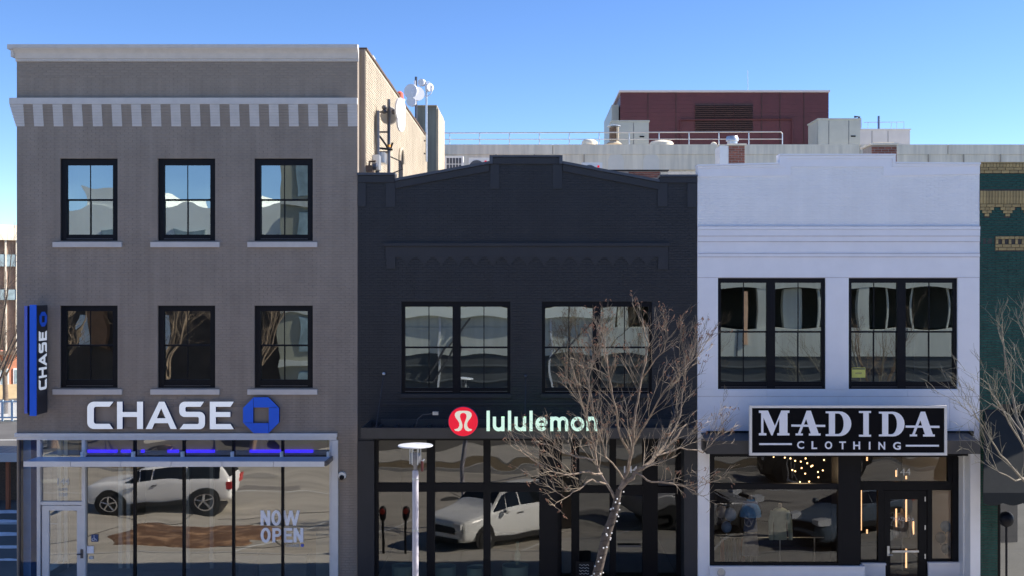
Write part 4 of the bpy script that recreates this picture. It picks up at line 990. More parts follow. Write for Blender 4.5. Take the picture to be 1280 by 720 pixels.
for i, (px, a, b, Yd, lab) in enumerate(((1076.5,613,663,1.2,'long warm light strip at the left edge of the narrow shop window'),(1084,662,667,1.2,'shortest warm light dot in the narrow window left of the door'),(1133,622,652,1.6,'warm light strip hanging highest behind the door glass'),(1120.5,636,660,1.8,'warm light strip left of the hanging highest strip in the door glass'),(1142,652,668,1.8,'warm light strip at the right edge of the door glass'),(1133,686,710,1.4,'warm light strip low in the door glass below the push bar'),(1120.5,588,596,1.2,'short warm strip beside the house number above the door'),(1133,595,599,1.2,'tiny warm dot under the house number above the door'),(1084,571,576,1.2,'short warm strip at top of the transom over the door'))):
    o = MB().box(U(px-.8,Yd), U(px+.8,Yd), Yd, Yd+.03, V(b,Yd), V(a,Yd)).build('light_strip', M_tube); tag(o, lab, 'light', 'warm light strips in the white shop')

# ================================================================== BUILDING D: green glazed brick
gbd = thing('green_building', 'green brick building with yellow brick bands at the right edge', 'building', (U(1225), 0, 0))
dx0, dx1 = U(1225), U(1400)
MB().box(dx0, dx1, .004, .3, V(505), V(203.8)).build('wall', M_mortar, gbd)
MB().box(dx0, U(1247), .004, .3, 0, V(505)-.001).build('pier', M_mortar, gbd)
MB().box(dx0, dx1, .31, 14, V(505), 10.8).build('body', M_mortar, gbd)
MB().box(dx0, dx0+.3, .31, 14, 0, V(505)-.001).box(U(1240), dx1, 6, 6.2, 0, V(505)-.001).build('inner_wall', M_darkroom, gbd)
ybr = []; gbr = []
def row(a, b, z0, z1, l, off=0, lst=ybr, gap=.008):
    u = a-off
    while u < b:
        p_, q_ = max(u, a), min(u+l-gap, b)
        if q_-p_ > .02: lst.append((p_, q_, z0+.004, z1-.004))
        u += l
# rows in photo pixels
row(dx0, dx1, V(209), V(204), .085); row(dx0, dx1, V(212.7), V(209), .22); row(dx0, dx1, V(216.6), V(212.7), .22, .11)
row(dx0, dx1, V(255), V(238.2), .078); row(dx0, dx1, V(258.8), V(255), .22, .05)
cxp = 1233.5
cor = []
while cxp < 1400:
    for i, hw in enumerate((9, 6, 3)): cor.append((cxp-hw, cxp+hw, 258.8+i*3.9, 258.8+(i+1)*3.9))
    cxp += 26
for a, b, c, d in cor: row(max(dx0, U(a)), U(b), V(d), V(c), .125, 0)
row(U(1244), dx1, V(298.8), V(295.2), .125); row(U(1244), dx1, V(309), V(305.2), .22, .03); row(U(1244), dx1, V(313), V(309), .22, .14)
xq = 1244
while xq < 1400: ybr.append((U(xq), U(xq+3.6), V(305)+.003, V(299)-.003)); xq += 8.2
vis = [b for b in ybr if b[0] < U(1284)]; hid = [b for b in ybr if b[0] >= U(1284)]
brick_parts(vis, M_yellow, gbd, yf=-.012, proud=.012, jit=.004); brick_stuff(hid, M_yellow, gbd, FRONT, proud=.02)
def allowG(z0, z1):
    py = VY-(z1-H)*F/D; pyb = VY-(z0-H)*F/D; m_ = (py+pyb)/2
    if m_ > 505: return [(dx0, U(1247))]
    if m_ < 217 or 238 < m_ < 259: return []
    iv = [(dx0, dx1)]
    if 259 <= m_ < 271: iv = sub_intervals(iv, [(U(a)-.01, U(b)+.01) for a, b, c, d in cor if c < m_ < d])
    if 294.5 < m_ < 313.5: iv = [(dx0, U(1243.5))] if not 299 < m_ < 305 else [(dx0+.02, U(1229)), (U(1232.5), U(1236)), (U(1240), U(1243))]
    return iv
G_ = brick_list(.0, V(217), allowG)
gv = [b for b in G_ if b[0] < U(1284) and b[2] > V(300)][:int(300-min(290, len(vis)))]
gs = set(gv); brick_parts(gv, M_green, gbd, proud=.006); brick_stuff([b for b in G_ if b not in gs], M_green, gbd, FRONT, proud=.005, jit=.003, seed=44)
MB().box(dx0-.001, dx1, -.03, .33, V(203.7), V(202.6)).build('coping', M_yellow, gbd)
MB().box(U(1262), dx1, -.22, .0, V(512), V(505)).build('awning_box', M_charc, gbd)
fa = MB(); y_o = -1.0
fz1, fz0 = V(512), V(616, y_o)
fa.add([(U(1231),-.02,fz1),(dx1,-.02,fz1),(dx1,y_o,fz0),(U(1229,y_o),y_o,fz0),(U(1231),0,fz1-.04),(dx1,0,fz1-.04),(dx1,y_o+.04,fz0-.04),(U(1229,y_o),y_o+.04,fz0-.04)], [(0,3,2,1),(4,5,6,7),(0,4,7,3),(3,7,6,2)])
fab = mat('dark_plum_awning_cloth', (.014,.017,.018), .8, .15, 4)
fo = fa.build('cloth_awning', fab, gbd)
vl = MB(); xq = U(1229, y_o)
while xq < dx1: vl.prism([(xq,fz0)]+[(xq+.5*t/6, fz0-.26-.06*math.sin(math.pi*t/6)) for t in range(7)]+[(xq+.5,fz0)], y_o, y_o+.01); xq += .5
vl.build('scalloped_valance', fab, fo)
pane(gbd, U(1247), dx1, .3, V(505)-.01, .1, G_dark, .002, seed=77)
MB().box(U(1247), dx1, .05, .2, 0, .3).build('plinth', M_black, gbd); MB().box(U(1251)-.05, U(1251), .02, .12, .3, V(505)-.01).build('mullion', M_black, gbd)
lp_ = thing('round_head_meter', 'dark parking meter standing before the green building shop window', 'parking meter', (U(1258,-.6), -.6, .128))
Xm = U(1258,-.6)
MB().tube([(Xm,-.6,.128),(Xm,-.6,V(657,-.6))], .03, 8).build('post', M_black, lp_); MB().ball((Xm,-.6,V(649,-.6)), .19, 10, 1.05).build('head', M_black, lp_, True)

# ================================================================== REAR BUILDINGS AND ROOFTOP
Yb = 28.0
rb_ = thing('rear_building', 'long cream concrete building with roof railing behind the navy and white buildings', 'building', (U(900,Yb), Yb, 0))
MB().box(U(530,Yb), U(1420,Yb), Yb+.15, Yb+25, 0, V(192,Yb)).build('wall', M_concrete, rb_)
for a, b in ((530,691),(691,898),(898,1075),(1075,1185),(1185,1420)):
    MB().box(U(a,Yb)+.02, U(b,Yb)-.02, Yb, Yb+.14, V(193,Yb), V(180.5,Yb)).build('parapet_panel', M_concrete, rb_)
MB().box(U(530,Yb), U(1420,Yb), Yb+.12, Yb+1.0, V(193,Yb), V(180.7,Yb)).build('parapet_core', M_concrete, rb_)
MB().box(U(552,Yb), U(1420,Yb), Yb+.04, Yb+.11, V(212,Yb), V(193.1,Yb)).build('lower_band', M_concrete, rb_)
M_patch = mat('painted_light_patch', (.80,.74,.64), .8, .04, 2)  # bell-shaped patches of light, painted as a paler colour on the parapet
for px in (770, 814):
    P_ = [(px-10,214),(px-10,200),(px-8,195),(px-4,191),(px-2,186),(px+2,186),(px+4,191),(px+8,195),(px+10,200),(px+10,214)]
    MB().prism([at(*q, Yb) for q in P_], Yb+.02, Yb+.139).build('light_patch', M_patch, rb_)
for px in (620, 668, 730, 1160, 1204, 1250): MB().tube([(U(px,Yb),Yb-.06,V(193,Yb)),(U(px,Yb),Yb-.06,V(214,Yb))], .035, 6).build('drain_pipe', M_sidebrick, rb_)
# roof railing
rl = thing('roof_railing', 'thin grey pipe railing along the cream parapet', 'railing', (U(760,Yb+.5), Yb+.5, V(180.5,Yb)))
Yq = Yb+.5; zb_r = V(180.5,Yb)
MB().tube([(U(552,Yq),Yq,V(166.3,Yq)),(U(976,Yq),Yq,V(164.8,Yq)),(U(978,Yq),Yq,V(167,Yq)),(U(978,Yq),Yq,zb_r)], .03, 6).build('top_rail', M_metal, rl)
MB().tube([(U(552,Yq),Yq,V(174.2,Yq)),(U(978,Yq),Yq,V(173.8,Yq))], .022, 6).build('mid_rail', M_metal, rl)
px = 562
while px < 970: MB().tube([(U(px,Yq),Yq,zb_r),(U(px,Yq),Yq,V(166,Yq))], .028, 6).build('post', M_metal, rl); px += 37.4
# penthouse
Yp = 38.0
ph = thing('maroon_penthouse', 'maroon ribbed metal rooftop penthouse with dark louvres', 'building', (U(905,Yp), Yp, V(181,Yb)))
z0p = V(181,Yb)-2
pm = MB(); a0, a1 = U(775.5,Yp), U(1036,Yp); zt_p = V(115,Yp)
MB().box(a0+.05, a1-.05, Yp+.06, Yp+8, z0p, zt_p-.01).build('core', M_maroon, ph)
z = z0p
while z < zt_p-.05:
    MB_z = None; z2 = min(z+.25, zt_p-.02); pm.box(a0, a1, Yp+.035, Yp+.05, z+.006, z2); z += .25
stuff(pm.build('siding_rib', M_maroon, ph))
MB().box(a0-.08, a1+.06, Yp-.08, Yp+8.1, zt_p-.02, zt_p+.10).build('roof_edge', mat('sunlit_edge_pale', (.55,.50,.50), .5, .05, 3), ph)  # pale tone paints sunlight along the penthouse top edge
MB().box(a0-.45, a0-.02, Yp+1, Yp+8, z0p, zt_p-.6).build('side_duct', M_greybox, ph)
for i in range(3):
    q0, q1 = U(869+i*24.2,Yp), U(869+i*24.2+23.4,Yp); lv = MB().box(q0, q1, Yp-.02, Yp-.002, V(165,Yp), V(129.5,Yp)); l_ = lv.build('louvre_panel', M_louver, ph)
    z = V(165,Yp)+.03; sm_ = MB()
    while z < V(130.5,Yp): sm_.add([(q0,Yp-.025,z),(q1,Yp-.025,z),(q1,Yp-.10,z-.03),(q0,Yp-.10,z-.03),(q0,Yp-.025,z+.02),(q1,Yp-.025,z+.02)], [(0,3,2,1),(3,4,5,2),(4,0,1,5)]); z += .12
    sm_.build('louvre_slats', M_louver, l_)['kind'] = 'stuff'
for px in (810,845,952,975,1005): MB().box(U(px,Yp)-.02, U(px,Yp)+.02, Yp+.0, Yp+.033, z0p, zt_p-.03).build('panel_seam', M_louver, ph)
MB().tube([(U(850,Yp),Yp-.1,z0p),(U(850,Yp),Yp-.1,V(150,Yp)),(U(990,Yp),Yp-.1,V(149,Yp)),(U(990,Yp),Yp-.1,z0p)], .05, 6).build('conduit', M_maroon, ph)
wp = MB().tube([(U(935,Yp+2),Yp+2,zt_p),(U(934.6,Yp+2),Yp+2,V(88,Yp+2))], .02, 5).build('whip_antenna', M_metal); tag(wp, 'thin whip antenna standing on the maroon penthouse', 'antenna')
# rooftop units
def unit(a, b, c, Yu, label, seams=(), side=None, m=None):
    X0, X1 = U(a,Yu), U(b,Yu); z0 = V(180.5,Yb)-.0; z1 = V(c,Yu); m = m or M_greybox
    t = thing('rooftop_unit', label, 'air conditioner', ((X0+X1)/2, Yu, z0), 'grey rooftop units')
    MB().box(X0, X1, Yu, Yu+2.2, z0-.4, z1).build('cabinet', m, t); MB().box(X0-.05, X1+.05, Yu-.05, Yu+2.25, z1+.001, z1+.07).build('lid', m, t)
    for s_ in seams: MB().box(U(s_,Yu)-.012, U(s_,Yu)+.012, Yu-.012, Yu-.001, z0, z1-.05).build('panel_seam', M_dkmetal, t)
    MB().box(X1-.5, X1-.25, Yu-.03, Yu-.001, (z0+z1)/2-.04, (z0+z1)/2+.03).build('latch', M_black, t)
    return t
unit(764.5, 811, 152, 31, 'grey rooftop unit left of the maroon penthouse, behind a rusty vent', (792,))
unit(1023, 1075, 149.5, 31.5, 'grey rooftop unit right of the maroon penthouse', (1036,1061))
unit(1074, 1137.5, 162.5, 36, 'long low pale rooftop unit behind the right grey unit', (1090,1110), m=mat('pale_unit_paint', (.48,.48,.50), .5, .05, 2))
sd_ = MB().box(U(1010,33.7), U(1023,31.5)-.01, 31.6, 33.6, V(180,Yb)-.2, V(157,32)).build('duct_box', M_greybox); tag(sd_, 'darker sloped duct box joining the right grey rooftop unit', 'duct')
t = thing('rusty_vent', 'rusty cylindrical roof vent with flat cap beside grey unit', 'vent', (U(767.5,29.6), 29.6, V(180.5,Yb)))
kx = (D+29.6)/F; Xv = U(767.5,29.6); zv = V(180.5,29.6)
MB().lathe([(10*kx,0),(9.5*kx,1*kx),(5.2*kx,4*kx),(4.8*kx,5*kx)], (Xv,29.6,zv), 20).build('flashing', M_sidebrick, t, True)
MB().lathe([(6*kx,5*kx),(6*kx,21*kx)], (Xv,29.6,zv), 20).build('drum', M_rust, t, True); MB().lathe([(8.3*kx,22.5*kx),(8.3*kx,23.4*kx),(1*kx,25*kx)], (Xv,29.6,zv), 20).build('cap', M_metal, t, True)
MB().tube([(Xv+4*kx,29.6-6*kx,zv+5*kx),(Xv+4*kx,29.6-6*kx,zv+21*kx)], 1.6*kx, 8).build('stack_pipe', M_sidebrick, t)
for i, (px, py, r, lab) in enumerate(((737,177.5,10,'low white dome vent on the cream roof left of the rusty vent'),(827,179,15,'wide low dome vent on the cream roof in front of maroon wall'),(892,181,4,'tiny dome vent beside the brick chimney with metal cap'))):
    Yv = Yb+.6; kq = (D+Yv)/F; t = MB().lathe([(r*kq,-4*kq),(r*kq,0),(r*.85*kq,2*kq),(r*.4*kq,3.4*kq),(.01,3.6*kq)], (U(px,Yv), Yv, V(py,Yv)), 20).build('dome_vent', M_concrete, None, True); tag(t, lab, 'vent', 'dome vents on the cream roof')
t = thing('pipe_stack', 'bent dark pipe and box standing on the right grey rooftop unit', 'pipe', (U(1074,33.8),33.8,V(160,33)))
MB().tube([(U(1074,33.8),33.8,V(163,33.8)),(U(1074,33.8),33.8,V(146,33.8)),(U(1068,33.8),33.8,V(146,33.8))], .07, 6).build('pipe', M_dkmetal, t); MB().box(U(1071,33.9),U(1077,33.9),33.9,34.3,V(160,33.9),V(148,33.9)).build('box', M_metal, t)
t = MB().tube([(U(1098.5,37),37,V(163,37)),(U(1098.5,37),37,V(145,37))], .07, 6).build('flue', mat('flue_blue_grey', (.10,.15,.25), .5, .1, 5)); tag(t, 'slim dark flue standing on the long low rooftop unit', 'pipe')
t = thing('unit_railing', 'thin railing on top of the long low rooftop unit', 'railing', (U(1105,37.5),37.5,V(162,37)))
MB().tube([(U(1080,37.5),37.5,V(153,37.5)),(U(1130,37.5),37.5,V(152.5,37.5)),(U(1130,37.5),37.5,V(162,37.5))], .02, 5).build('rail', M_metal, t)
for px in (1085,1114,1121): MB().tube([(U(px,37.5),37.5,V(162,37.5)),(U(px,37.5),37.5,V(153,37.5))], .018, 5).build('post', M_metal, t)
# brick chimneys
def chimney(a, b, c, base, Yc, label, cap):
    t = thing('brick_chimney', label, 'chimney', (U((a+b)/2,Yc), Yc, 9.9)); X0, X1 = U(a,Yc), U(b,Yc); zt = V(c,Yc); dp = .9
    MB().box(X0+.004, X1-.004, Yc+.006, Yc+dp, 9.9, zt).build('core', M_mortarp, t)
    z = V(base,Yc)-.1; r = 0; L = []
    while z < zt-.05:
        u = X0-(.1 if r % 2 else 0)
        while u < X1:
            p_, q_ = max(u, X0), min(u+.19, X1)
            if q_-p_ > .03: L.append((p_, q_, z, z+.062))
            u += .205
        z += .075; r += 1
    brick_parts(L, M_red, t, yf=Yc, proud=.006, seed=int(a), jit=.003); return t, X0, X1, zt
M_mortarp = mat('pale_mortar', (.34,.30,.27), .9, .1, 8)
Yc = 6.0
t, X0, X1, zt = chimney(911, 931, 181.5, 208, Yc, 'brick chimney with round metal cap behind the white parapet', 1)
MB().box(X0-.05, X1+.05, Yc-.05, Yc+.95, zt+.001, zt+.05).build('cap_slab', M_concrete, t)
MB().box(X0-.28, X0-.002, Yc+.02, Yc+.9, 9.9, V(182,Yc)).build('white_flue_cover', M_white, t)
kq = (D+Yc)/F; MB().lathe([(6.5*kq,0),(6.5*kq,5*kq),(8*kq,5.5*kq),(8*kq,9*kq),(6.8*kq,11.5*kq),(1*kq,12*kq)], ((X0+X1)/2-.06, Yc+.45, zt+.05), 20).build('metal_cap', M_metal, t, True)
t, X0, X1, zt = chimney(1089.5, 1121, 181.5, 207, 4.5, 'broad low brick chimney with a sloped stone slab behind the white parapet', 2)
MB().box(X0-.05, X1+.05, 4.42, 5.5, zt+.002, zt+.06).box(X0+.06, X1-.06, 4.55, 5.4, zt+.061, zt+.10).build('cap_slab', M_concrete, t)
# brick parapet behind the navy gable
t = thing('rear_parapet', 'short red brick parapet with dark coping behind the navy gable', 'wall', (U(800,7),7,9.9))
MB().box(U(760,7), U(826,7), 7.006, 7.3, 9.9, V(213.6,7)).build('core', M_mortarp, t)
brick_parts(brick_list(V(222,7), V(213.8,7), lambda a, b: [(U(786,7), U(825,7))]), M_red, t, yf=7.0, proud=.006)
MB().box(U(758,7), U(836,7), 6.95, 7.35, V(213.5,7), V(212.2,7)).build('coping', M_black, t)
MB().box(U(834.5,9), U(872,9), 9, 9.2, 9.9, V(214.5,9)).build('tan_wall_section', M_concrete, t)
# AC condensers on the navy roof
def cond(px0, px1, py0, Yk, label, grid):
    X0, X1 = U(px0,Yk), U(px1,Yk); z1 = V(py0,Yk); z0 = z1-.9
    t = thing('condenser_unit', label, 'air conditioner', ((X0+X1)/2, Yk, z0), 'white condenser units on the navy roof')
    MB().box(X0, X1, Yk, Yk+.4, z0, z1).build('cabinet', M_white, t); MB().box(X0+.05, X0+.12, Yk, Yk+.4, 9.9, z0-.001).box(X1-.12, X1-.05, Yk, Yk+.4, 9.9, z0-.001).build('stand', M_dkmetal, t)
    if grid:
        g = MB(); n_ = 5
        for i in range(n_):
            for j in range(3): g.box(X0+.06+(X1-X0-.12)*i/n_+.012, X0+.06+(X1-X0-.12)*(i+1)/n_-.012, Yk-.006, Yk-.001, z1-.06-.26*(j+1)+.015, z1-.06-.26*j-.015)
        g.build('coil_grille', M_dkmetal, t)
    else:
        cxx = X0+(X1-X0)*.38; MB().lathe([(.30,-.001),(.30,-.03),(.27,-.03),(.27,-.012),(.01,-.012)], (cxx, Yk, z1-.40), 24, 'Y').build('fan_guard', M_dkmetal, t, True)
        MB().box(X1-.2, X1-.12, Yk-.01, Yk-.001, z1-.2, z1-.12).build('badge', M_redd, t)
cond(556, 579, 195, 15, 'white condenser with square coil grille on the navy roof', True)
cond(586, 612, 197, 15, 'white condenser with round fan left of the raised navy parapet', False)
cond(727, 753, 203, 15, 'white condenser with round fan right of the raised navy parapet', False)
rw = MB().prism([at(549,190,24), at(552,194,24), at(562,213,24), at(549,213,24)], 24, 26).build('red_gable', mat('terracotta_wall', (.62,.25,.17), .8, .1, 1)); tag(rw, 'terracotta gable corner beside the grey stair tower', 'building')

# ================================================================== FAR LEFT VIEW
Yf = 70.0
fb = thing('far_office', 'distant cream topped brown brick office at the left edge', 'building', (U(5,Yf), Yf, 0))
X0f, X1f = U(-160,Yf), U(60,Yf)
MB().box(X0f, X1f, Yf+.3, Yf+20, 0, V(283,Yf)).build('wall', mat('far_brown_brick', (.30,.21,.16), .9, .15, 1.5), fb)
MB().box(X0f-.2, X1f+.2, Yf-.2, Yf+20, V(300,Yf), V(281,Yf)).build('cream_fascia', mat('far_cream', (.85,.75,.58), .8, .05, .5), fb)
MB().box(X0f, X1f, Yf, Yf+.29, V(333,Yf), V(318,Yf)).build('window_band', mat('far_glass', (.28,.36,.38), .2, .3, 2), fb)
MB().box(X0f, X1f, Yf, Yf+.29, V(375,Yf), V(362,Yf)).build('window_band', MATS['far_glass'], fb)
for px in range(-150, 40, 13): MB().box(U(px,Yf), U(px+2,Yf), Yf-.05, Yf+.25, 0, V(300,Yf)-.01).build('pilaster', M_concrete, fb)
fb.rotation_euler = (0, 0, math.radians(40))
Yg = 50.0
rdb = thing('red_shop', 'small orange brick building with a white framed window at the left edge', 'building', (U(5,Yg), Yg, 0))
MB().box(U(-90,Yg), U(24,Yg), Yg+.1, Yg+8, 0, V(442,Yg)).build('wall', mat('orange_brick', (.55,.22,.13), .9, .15, 3), rdb)
MB().box(U(-90,Yg), U(24,Yg), Yg, Yg+.09, 0, V(481,Yg)).build('stone_base', mat('tan_stone', (.62,.47,.28), .9, .12, 2), rdb)
for a, b in ((-14,-4),(0,11),(16,22)):
    wq_ = MB().box(U(a,Yg), U(b,Yg), Yg+.02, Yg+.1, V(481,Yg)+.01, V(461,Yg)).build('window', M_white, rdb); MB().box(U(a+1.5,Yg), U(b-1.5,Yg), Yg-.0, Yg+.019, V(480,Yg), V(463,Yg)).build('pane', MATS['far_glass'], wq_)
MB().box(U(-90,Yg), U(25,Yg), Yg-.8, Yg+.2, V(443,Yg), V(439,Yg)).build('eave', M_rust, rdb)
rdb.rotation_euler = (0, 0, math.radians(40))
Yn = 36.3
fn = thing('street_fence', 'pale blue metal fence beyond the side street at the left edge', 'fence', (U(5,Yn), Yn, 0))
M_fence = mat('pale_blue_fence', (.50,.62,.72), .5, .05, 3)
MB().box(U(-60,Yn), U(24,Yn), Yn, Yn+.05, V(503,Yn), V(501,Yn)).box(U(-60,Yn), U(24,Yn), Yn, Yn+.05, V(523,Yn), V(521,Yn)).build('rail', M_fence, fn)
for px in range(-58, 24, 12): MB().box(U(px,Yn), U(px+2,Yn), Yn-.03, Yn+.06, .1, V(500,Yn)).build('post', M_fence, fn)
pk = MB(); px = -59
while px < 24: pk.box(U(px,Yn), U(px+.4,Yn), Yn+.01, Yn+.03, V(521,Yn), V(503,Yn)); px += 1.5
stuff(pk.build('picket', M_fence, fn))
Yh = 11.0
sh = thing('low_shelter', 'low flat roofed shelter with pale edge at the left edge of the bank', 'shelter', (U(0,Yh), Yh, 0))
for i in range(7): MB().box(U(-52+i*12,Yh)+.01, U(-40+i*12,Yh)-.01, Yh, Yh+1.9, V(569,Yh), V(567,Yh)).build('roof_panel', M_dkmetal, sh)
MB().box(U(-52,Yh), U(33,Yh), Yh-.08, Yh-.001, V(577,Yh), V(566.5,Yh)).build('fascia', M_alu, sh)
for px in (-30, 7): MB().box(U(px,Yh+.1), U(px+4,Yh+.1), Yh+.1, Yh+.25, 0, V(577,Yh)-.01).build('post', mat('orange_post', (.45,.13,.05), .6, .1, 4), sh)
MB().box(U(-52,Yh+1.8), U(30,Yh+1.8), Yh+1.8, Yh+1.88, 0, V(569,Yh)-.1).build('back_panel', M_rust, sh)

# ================================================================== TREES
M_bark = mat('tan_bark', (.10,.078,.065), .9, .25, 14, .6, 60)
M_limb = mat('pale_limb_bark', (.22,.17,.13), .9, .4, 10, .6, 60)
M_twig = mat('pale_twig', (.29,.235,.175), .85, .6, 2.0)
M_bark2 = mat('grey_brown_bark', (.16,.12,.09), .9, .25, 14, .6, 60)
M_seed = mat('rust_seed_cluster', (.27,.15,.10), .9, .3, 10)
def wobble_path(p0, d0, length, segs, r, curl, bias):
    pts = [Vector(p0)]; d = Vector(d0).normalized(); turn = Vector((r.uniform(-1,1), r.uniform(-1,1)*.8, r.uniform(-1,1)))
    for i in range(segs):
        turn = turn*.75+Vector((r.uniform(-1,1), r.uniform(-1,1)*.8, r.uniform(-1,1)))*.6
        d = (d+turn*curl+bias*.05).normalized(); pts.append(pts[-1]+d*length/segs)
    return pts
def interp(pts, t):
    f = t*(len(pts)-1); i = min(int(f), len(pts)-2); return pts[i].lerp(pts[i+1], f-i), (pts[i+1]-pts[i]).normalized()
LEN = {1: (.6,1.35), 2: (.3,.75), 3: (.14,.38)}
def bare_tree(name, label, base, trunk, limbs, seed, dens=1.0, mb_bark=M_bark, mb_twig=M_twig, group=None, dots=False, seeds=True, levels=3, tw=1.0, inner=None):
    r = random.Random(seed); t = thing(name, label, 'tree', base, group)
    tp = [Vector(p_) for p_, _ in trunk]; MB().tube(tp, [q for _, q in trunk], 12).build('trunk', mb_bark, t, True)
    crown = MB(); sd_m = MB()
    def rec(pts, r0, lvl, bias):
        L = sum((pts[i+1]-pts[i]).length for i in range(len(pts)-1))
        n = int((3.0 if lvl == 1 else 3.6 if lvl == 2 else 3.0)*L*dens)+ (2 if lvl == 1 else 1)
        for k in range(n):
            tt = r.uniform(.22, 1.0); p_, d_ = interp(pts, tt)
            ax = Vector((r.uniform(-1,1), r.uniform(-1,1)*.7, r.uniform(-.7,1))).normalized(); nd = (d_*.85+ax*.72+bias*.2+Vector((0,0,.28))).normalized()
            ln = {1: r.uniform(.6,1.35), 2: r.uniform(.3,.75), 3: r.uniform(.14,.38)}[lvl]*tw*(1.15-.5*tt)
            sg_ = 6 if lvl == 1 else 5 if lvl == 2 else 3; rr_ = max(.0048, r0*(1-tt*.6)*.45)
            q_ = wobble_path(p_, nd, ln, sg_, r, .20, bias+Vector((0,0,r.choice([1,.6,-.8]))))
            crown.tube(q_, [rr_*(1-.65*i/sg_) for i in range(sg_+1)], 4 if lvl > 1 else 5, False)
            if lvl < levels: rec(q_, rr_, lvl+1, bias)
            if seeds and lvl >= 2 and r.random() < .17:
                e = q_[-1]; 
                for _ in range(3):
                    o = Vector((r.uniform(-.04,.04), r.uniform(-.04,.04), r.uniform(-.05,.03))); sd_m.tube([e+o, e+o+Vector((r.uniform(-.05,.05), r.uniform(-.03,.03), r.uniform(-.08,.01)))], [.011,.004], 4, False)
    for pts, r0, r1 in limbs:
        r0 *= .60; r1 *= .80
        P_ = [Vector(p_) for p_ in pts]; Q_ = []
        for i in range(len(P_)-1):
            for s_ in range(3): Q_.append(P_[i].lerp(P_[i+1], s_/3)+Vector((r.uniform(-1,1), r.uniform(-1,1), r.uniform(-1,1)))*.025*(1 if Q_ else 0))
        Q_.append(P_[-1]); n = len(Q_)
        MB().tube(Q_, [r0+(r1-r0)*i/(n-1) for i in range(n)], 7).build('limb', M_limb if seeds else mb_bark, t, True)
        rec(Q_, r0*.6+r1*.4, 1, (Q_[-1]-Q_[0]).normalized())
    c = crown.build('crown', mb_twig, t)
    if seeds and sd_m.v: stuff(sd_m.build('seed_cluster', M_seed, t))
    if dots:
        wr_ = []
        for i in range(140):
            p_, d_ = interp(tp, .02+.96*i/139); rad = trunk[min(int((.02+.96*i/139)*(len(trunk)-1)), len(trunk)-1)][1]+.012; a = i*.75
            wr_.append(p_+Vector((math.cos(a)*rad, math.sin(a)*rad, 0)))
        MB().tube(wr_, .004, 4).build('light_wire', M_black, t)
        bd = MB()
        for i in range(46):
            tt = r.uniform(.02, .98); p_, d_ = interp(tp, tt); a = r.uniform(math.pi*.9, math.pi*2.1); rad = trunk[min(int(tt*(len(trunk)-1)), len(trunk)-1)][1]+.02
            bd.ball(p_+Vector((math.cos(a)*rad, math.sin(a)*rad, 0)), .018, 4)
        bd.build('string_light_bulbs', M_white, t)['kind'] = 'stuff'
    return t
Yt = -6.0
def T(px, py, dy=0): X, Z = at(px, py, Yt+dy); return Vector((X, Yt+dy, Z))
base = T(738, 870); base.z = .1; base = Vector((U(738,Yt), Yt, .05))
trunk = [(base,.125),(T(740,740),.10),(T(750,704),.092),(T(757,672),.095),(T(768,640),.078),(T(774,612),.062)]
limbs = [
 ([T(774,612),T(790,597),T(803,585),T(818,572,.2),T(840,552,.5),T(858,530,.8)],.085,.02),
 ([T(774,612),T(784,590),T(789,565,-.3),T(792,535,-.4),T(796,500,-.4),T(806,455,-.3),T(810,430,-.2),T(803,398,0)],.07,.012),
 ([T(770,628),T(760,608),T(750,590,.3),T(742,560,.4),T(734,525,.4),T(724,490,.3),T(712,450,.2)],.055,.010),
 ([T(789,570),T(775,545,-.4),T(770,510,-.8),T(762,470,-1),T(757,440,-1),T(752,412,-1)],.045,.010),
 ([T(752,592),T(735,590,-.4),T(712,594,-.8),T(690,590,-1),T(668,575,-1.1),T(648,562,-1.2)],.04,.009),
 ([T(796,592),T(815,603,-.5),T(840,606,-.8),T(866,612,-1),T(874,618,-1.1)],.035,.008),
 ([T(806,583),T(828,560,.6),T(850,520,1.0),T(856,480,1.1),T(858,445,1.0)],.04,.009),
 ([T(745,575),T(726,572,.5),T(704,566,.9),T(684,556,1.0),T(664,552,1.0)],.03,.008),
 ([T(758,605),T(740,600,-.6),T(722,612,-.9),T(706,622,-1),T(692,612,-1)],.03,.008),
 ([T(800,480),T(815,455,-.7),T(830,440,-.9),T(836,422,-1)],.028,.008),
 ([T(790,560),T(806,530,-.8),T(822,500,-1.2),T(845,470,-1.3),T(866,452,-1.3),T(880,436,-1.2)],.035,.008),
 ([T(734,525),T(736,480,-.4),T(740,455,-.5),T(744,430,-.5)],.028,.008),
 ([T(780,600),T(757,570,-1),T(745,530,-1.4),T(735,480,-1.5),T(730,450,-1.4)],.03,.008),
 ([T(820,570),T(850,560,.3),T(880,565,.5),T(893,550,.6),T(903,528,.6)],.03,.007),
]
bare_tree('street_tree', 'bare tan street tree with lights on its trunk before the navy shop', tuple(base), trunk, limbs, 11, dens=1.4, dots=True, tw=.80)
